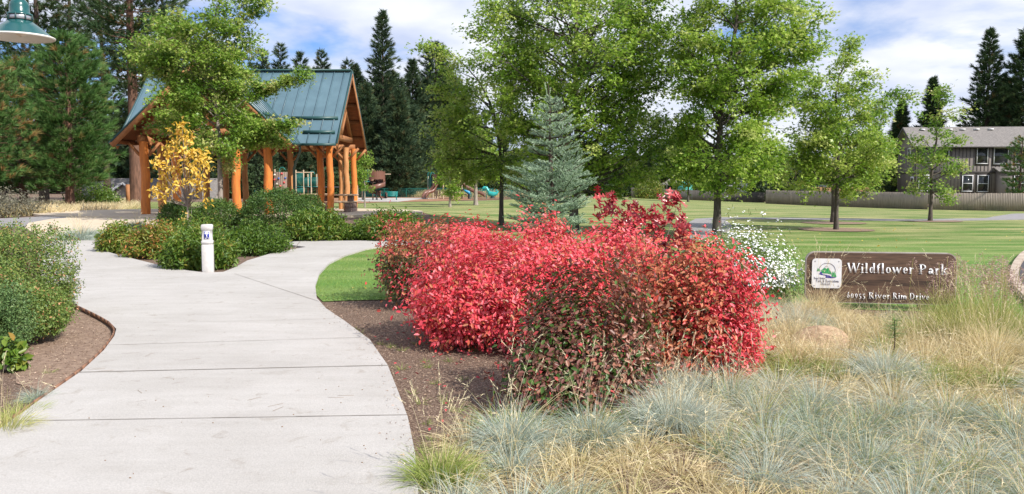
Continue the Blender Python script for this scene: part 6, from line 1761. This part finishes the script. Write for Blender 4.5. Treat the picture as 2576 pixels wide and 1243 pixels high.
def house1():
    Y = 97; A = P(2302, 500, Y); base = -.7
    t = empty('two_storey_house', (A.x, Y, base), 'brown board and batten two storey house behind the fence at right', 'house')
    ang = R(-6); t.rotation_euler = (0, 0, ang)
    k = Y / F * 1.0
    Wd = (2640 - 2302) * k; D_ = 6.0
    lx = lambda px: (px - 2302) * k; lz = lambda py: P(CX, py, Y).z - base
    ze, zr = lz(370) + .42, lz(316)
    a = MB(); a.box((Wd / 2, D_ / 2, ze / 2 - .14), (Wd, D_, ze - .28))
    # gable triangle
    a.add([(0, 0, ze - .28), (0, D_, ze - .28), (0, D_ / 2, zr - .28), (.1, 0, ze - .28), (.1, D_, ze - .28), (.1, D_ / 2, zr - .28)], [(0, 2, 1), (3, 4, 5)]); a.build('wall', M_side, t)
    b_ = MB(); x = .2
    while x < Wd: b_.box((x, -.02, ze / 2 - .18), (.06, .04, ze - .36)); x += .41
    yy = .3
    while yy < D_: b_.box((-.02, yy, ze / 2 - .18), (.04, .055, ze - .36)); yy += .41
    b_.build('batten', M_trim, t)
    c = MB(); zb_ = lz(434); c.box((Wd / 2, -.03, zb_), (Wd + .1, .07, .24)); c.box((-.03, D_ / 2, zb_), (.07, D_, .24)); c.box((.0, -.0, ze / 2 - .2), (.2, .16, ze - .4)); c.box((Wd / 2, -.03, ze - .42), (Wd, .065, .25)); c.build('trim_band', M_trim, t)
    ro = MB(); ov = .6
    sl = (zr - ze) / (D_ / 2); 
    ro.slab([(-ov, -ov, ze - ov * sl), (Wd + ov, -ov, ze - ov * sl), (Wd + ov, D_ / 2, zr), (-ov, D_ / 2, zr)], .16)
    ro.slab([(-ov, D_ + ov, ze - ov * sl), (Wd + ov, D_ + ov, ze - ov * sl), (Wd + ov, D_ / 2, zr), (-ov, D_ / 2, zr)], .16)
    rf = ro.build('roof', M_shing, t)
    for px in (2399, 2430, 2464, 2498, 2332):
        v = MB(); yv = D_ / 2 - .6; v.box((lx(px), yv, zr - .6 * sl + .10), (.5, .4, .12)); v.build('roof_vent', M_wfr, rf)
    gu = MB(); gu.bar((-ov, -ov - .05, ze - ov * sl - .08), (Wd + ov, -ov - .05, ze - ov * sl - .08), .12, .14)
    gu.bar((-ov - .03, -ov, ze - ov * sl - .1), (-ov - .03, D_ / 2, zr - .1), .05, .2); gu.bar((-ov - .03, D_ + ov, ze - ov * sl - .1), (-ov - .03, D_ / 2, zr - .1), .05, .2); gu.build('fascia', M_trim, t)
    for px0, px1, y0, y1, s_ in ((2445, 2470, 372, 412, 0), (2485, 2518, 373, 413, 0), (2536, 2562, 373, 412, 0), (2413, 2437, 442, 481, 1), (2449, 2474, 442, 482, 1), (2309, 2332, 441, 480, 1), (2345, 2378, 378, 402, 0)):
        window(t, lx((px0 + px1) / 2), lz((y0 + y1) / 2), (px1 - px0) * k, (y1 - y0) * k, -.05, bool(s_))
    # bay with its own little roof
    e = MB(); x0 = lx(2490); e.box((x0 + 1.9, -.6, lz(430) / 2), (3.8, 1.2, lz(430))); e.build('bay', M_side, t)
    r2 = MB(); r2.slab([(x0 - .25, -1.5, lz(432)), (x0 + 4.1, -1.5, lz(432)), (x0 + 4.1, -.06, lz(421)), (x0 - .25, -.06, lz(421))], .12); r2.build('bay_roof', M_shing, t)
    window(t, x0 + 2.3, lz(462), 1.5, 1.8, -1.22, True)
    # side wall windows
    for yy, zz_, h in ((2.2, lz(388), 1.6), (1.0, lz(452), .7)):
        f = MB(); f.box((-.05, yy, zz_), (.06, .9, h)); fo = f.build('side_window', M_wfr, t); g = MB(); g.box((-.085, yy, zz_), (.02, .7, h - .2)); g.build('pane', M_glass, fo)
house1()
def simple_house(name, px0, px1, yt, ye, ybase, Y, D_, wall, roof, label, axis='x', extra=None):
    A = P(px0, HZ, Y); B = P(px1, HZ, Y); zg = float(gz(A.x, Y)) - .3
    t = empty(name, (A.x, Y, zg), label, 'house'); Wd = B.x - A.x
    lz = lambda py: P(CX, py, Y).z - zg
    ze, zr = lz(ye), lz(yt)
    a = MB(); ze -= .3; a.box((Wd / 2, D_ / 2, ze / 2), (Wd, D_, ze))
    ov = .5
    if axis == 'x':
        a.add([(0, 0, ze), (0, D_, ze), (0, D_ / 2, zr - .3)], [(0, 2, 1)]); a.add([(Wd, 0, ze), (Wd, D_, ze), (Wd, D_ / 2, zr - .3)], [(0, 1, 2)]); ze += .3
        r_ = MB(); sl = (zr - ze) / (D_ / 2)
        for y0 in (-ov, D_ + ov): r_.slab([(-ov, y0, ze - ov * sl), (Wd + ov, y0, ze - ov * sl), (Wd + ov, D_ / 2, zr), (-ov, D_ / 2, zr)], .18)
    else:
        a.add([(0, 0, ze), (Wd, 0, ze), (Wd / 2, 0, zr - .1)], [(0, 1, 2)])
        r_ = MB(); sl = (zr - ze) / (Wd / 2)
        for x0 in (-ov, Wd + ov): r_.slab([(x0, -ov, ze - ov * sl), (x0, D_ + ov, ze - ov * sl), (Wd / 2, D_ + ov, zr), (Wd / 2, -ov, zr)], .18)
    a.build('wall', wall, t); rf = r_.build('roof', roof, t)
    return t, Wd, ze, zr, lz
M_beigew = mat('pale_siding', (0.42, 0.38, 0.34), (0.33, 0.30, 0.27), 3, .8, stretch=(1, 1, 14)); M_bluew = mat('slate_siding', (0.11, 0.125, 0.155), (0.085, 0.095, 0.12), 3, .8)
t, Wd, ze, zr, lz = simple_house('neighbour_house', 185, 520, 448, 514, 530, 92, 8, M_beigew, M_shing, 'low house with a broad grey roof behind the left pines')
d_ = MB(); kx = 92 / F
x0 = (268 - 185) * kx; x1 = (372 - 185) * kx; xm = (x0 + x1) / 2; z0_, z1_ = lz(500), lz(463)
d_.add([(x0, -.9, z0_), (x1, -.9, z0_), (xm, -.9, z1_), (x0, 4, z0_), (x1, 4, z0_), (xm, 4, z1_)], [(0, 1, 2)]); d_.build('dormer_wall', M_beigew, t)
d2 = MB(); d2.slab([(x0 - .5, -1.2, z0_ - .2), (x0 - .5, 4, z0_ - .2), (xm, 4, z1_ + .18), (xm, -1.2, z1_ + .18)], .2); d2.slab([(x1 + .5, -1.2, z0_ - .2), (x1 + .5, 4, z0_ - .2), (xm, 4, z1_ + .18), (xm, -1.2, z1_ + .18)], .2); d2.build('dormer_roof', M_shing, t)
d3 = MB(); d3.bar((x0 - .5, -1.24, z0_ - .28), (xm, -1.24, z1_ + .1), .06, .22); d3.bar((x1 + .5, -1.24, z0_ - .28), (xm, -1.24, z1_ + .1), .06, .22); d3.build('bargeboard', M_wfr, t)
t, Wd, ze, zr, lz = simple_house('neighbour_house', 1812, 1880, 400, 428, 480, 128, 8, M_bluew, M_shing, 'slate blue house with a porch seen beside the big lawn oak trunk')
window(t, Wd * .35, 2.6, 1.4, 2.2); 
t, Wd, ze, zr, lz = simple_house('neighbour_house', 2035, 2120, 395, 432, 480, 134, 8, M_bluew, M_shing, 'blue grey house mostly hidden behind the lawn oak crowns')
window(t, Wd * .3, 4.0, 1.6, 1.6)
# canopy, hedge and play tent behind the far fence
def canopy():
    Y = 128; o = pbase(1700, Y); t = empty('garden_canopy', tuple(o), 'beige peaked garden canopy behind the dark fence', 'canopy')
    lz = lambda py: P(CX, py, Y).z - o.z
    a = MB(); pr = [(.05, lz(435)), (.4, lz(441)), (1.0, lz(450)), (1.7, lz(458)), (2.5, lz(463)), (2.5, lz(466))]; a.lathe(pr, (0, 0, 0), 4); a.build('cloth', flat('beige_canvas', (.50, .43, .36), .8), t)
    for sx in (-1, 1):
        for sy in (-1, 1):
            b_ = MB(); b_.box((sx * 1.7, sy * 1.7, lz(466) / 2), (.1, .1, lz(466))); b_.build('pole', M_trim, t)
canopy()
hg = blob('clipped_hedge', 1638, 1722, 461, 505, 4000, .22, .5, M_dog, 611, 'yellow green hedge top showing over the dark fence', spray=5, fold=False, tintf=lambda u, rg, n: .6 + rg.normal(size=n) * .12)
hg.location.y += 14; hg.scale = (1.1, 1, 1.25)
pt = MB(); o_ = pbase(1724, 125); pt.lathe([(1.1, 0), (1.1, 1.9), (.95, 2.4), (.5, 2.75), (.02, 2.9)], (0, 0, 0), 8); q = pt.build('play_tent', flat('aqua_cloth', (.10, .50, .45), .7)); q.location = o_; tag(q, 'aqua coloured play tent top peeking over the dark fence', 'tent')

# far woods filler behind everything
M_far = leafmat('woodland_mass', [(0.015, 0.035, 0.014), (0.03, 0.055, 0.02), (0.05, 0.085, 0.028), (0.08, 0.11, 0.035)], .15, .6, .2)
rg = RG(620); wm_ = MB(); n = 26000
px = rg.uniform(-300, 3100, n); Y = rg.uniform(150, 185, n)
hmax = np.interp(px, [-300, 600, 900, 1200, 1600, 2200, 3100], [11, 10, 7, 6, 8.5, 6.5, 7]) * (1 + .25 * np.sin(px / 37) + .15 * np.sin(px / 13))
z = rg.random(n) ** .8 * hmax
X = (px - CX) / F * Y; zg = gz(X, Y)
leaf_rh(wm_, np.stack([X, Y, zg + z], 1), rg.normal(size=(n, 3)), rg.normal(size=(n, 3)) + np.array([.3, -.6, .6]), rg.uniform(.9, 2.0, n), rg.uniform(.6, 1.2, n), np.clip(.4 + rg.normal(size=n) * .2 + .2 * np.sin(px / 60), 0, 1))
tag(wm_.build('woods', M_far), 'dark woodland mass closing the view far behind the park', 'woods', kind='stuff')
# dark understory shrubs behind the playground and by the fence
US = [(845, 100, 3.4, 'dark bush behind the spiral slide'), (1050, 118, 3.2, 'bush behind the chain link fence left of the wave slides'), (1330, 112, 4.2, 'dark bush right of the playground fence'), (1420, 118, 5, 'dark bush behind the blue spruce base'), (1500, 122, 5.2, 'dark bush right behind the red oak sapling'), (1570, 126, 4.5, 'dark bush at the left end of the dark fence'),
      (1900, 130, 5, 'tree like bush behind the end of the dark fence'), (1780, 133, 4.5, 'bush behind the dark fence near the big oak trunk'), (2150, 126, 4, 'bush behind the taupe fence left of the brown house'), (600, 96, 4, 'bush seen between the pavilion posts'), (700, 98, 4.2, 'bush seen behind the climbing wall'), (480, 98, 3.5, 'bush behind the yellow sapling'),
      (1250, 118, 4.5, 'dark bush behind the turquoise dragon')]
for i, (px, Y, h, lab) in enumerate(US):
    k = F / Y
    gy = HZ + (EYE - float(gz(P(px, HZ, Y).x, Y))) * k
    blob('understory_bush', px - 42, px + 42, gy - h * k, gy, 3600, .42, .5, M_far, 630 + i, lab, spray=5, fold=False, jag=.5)
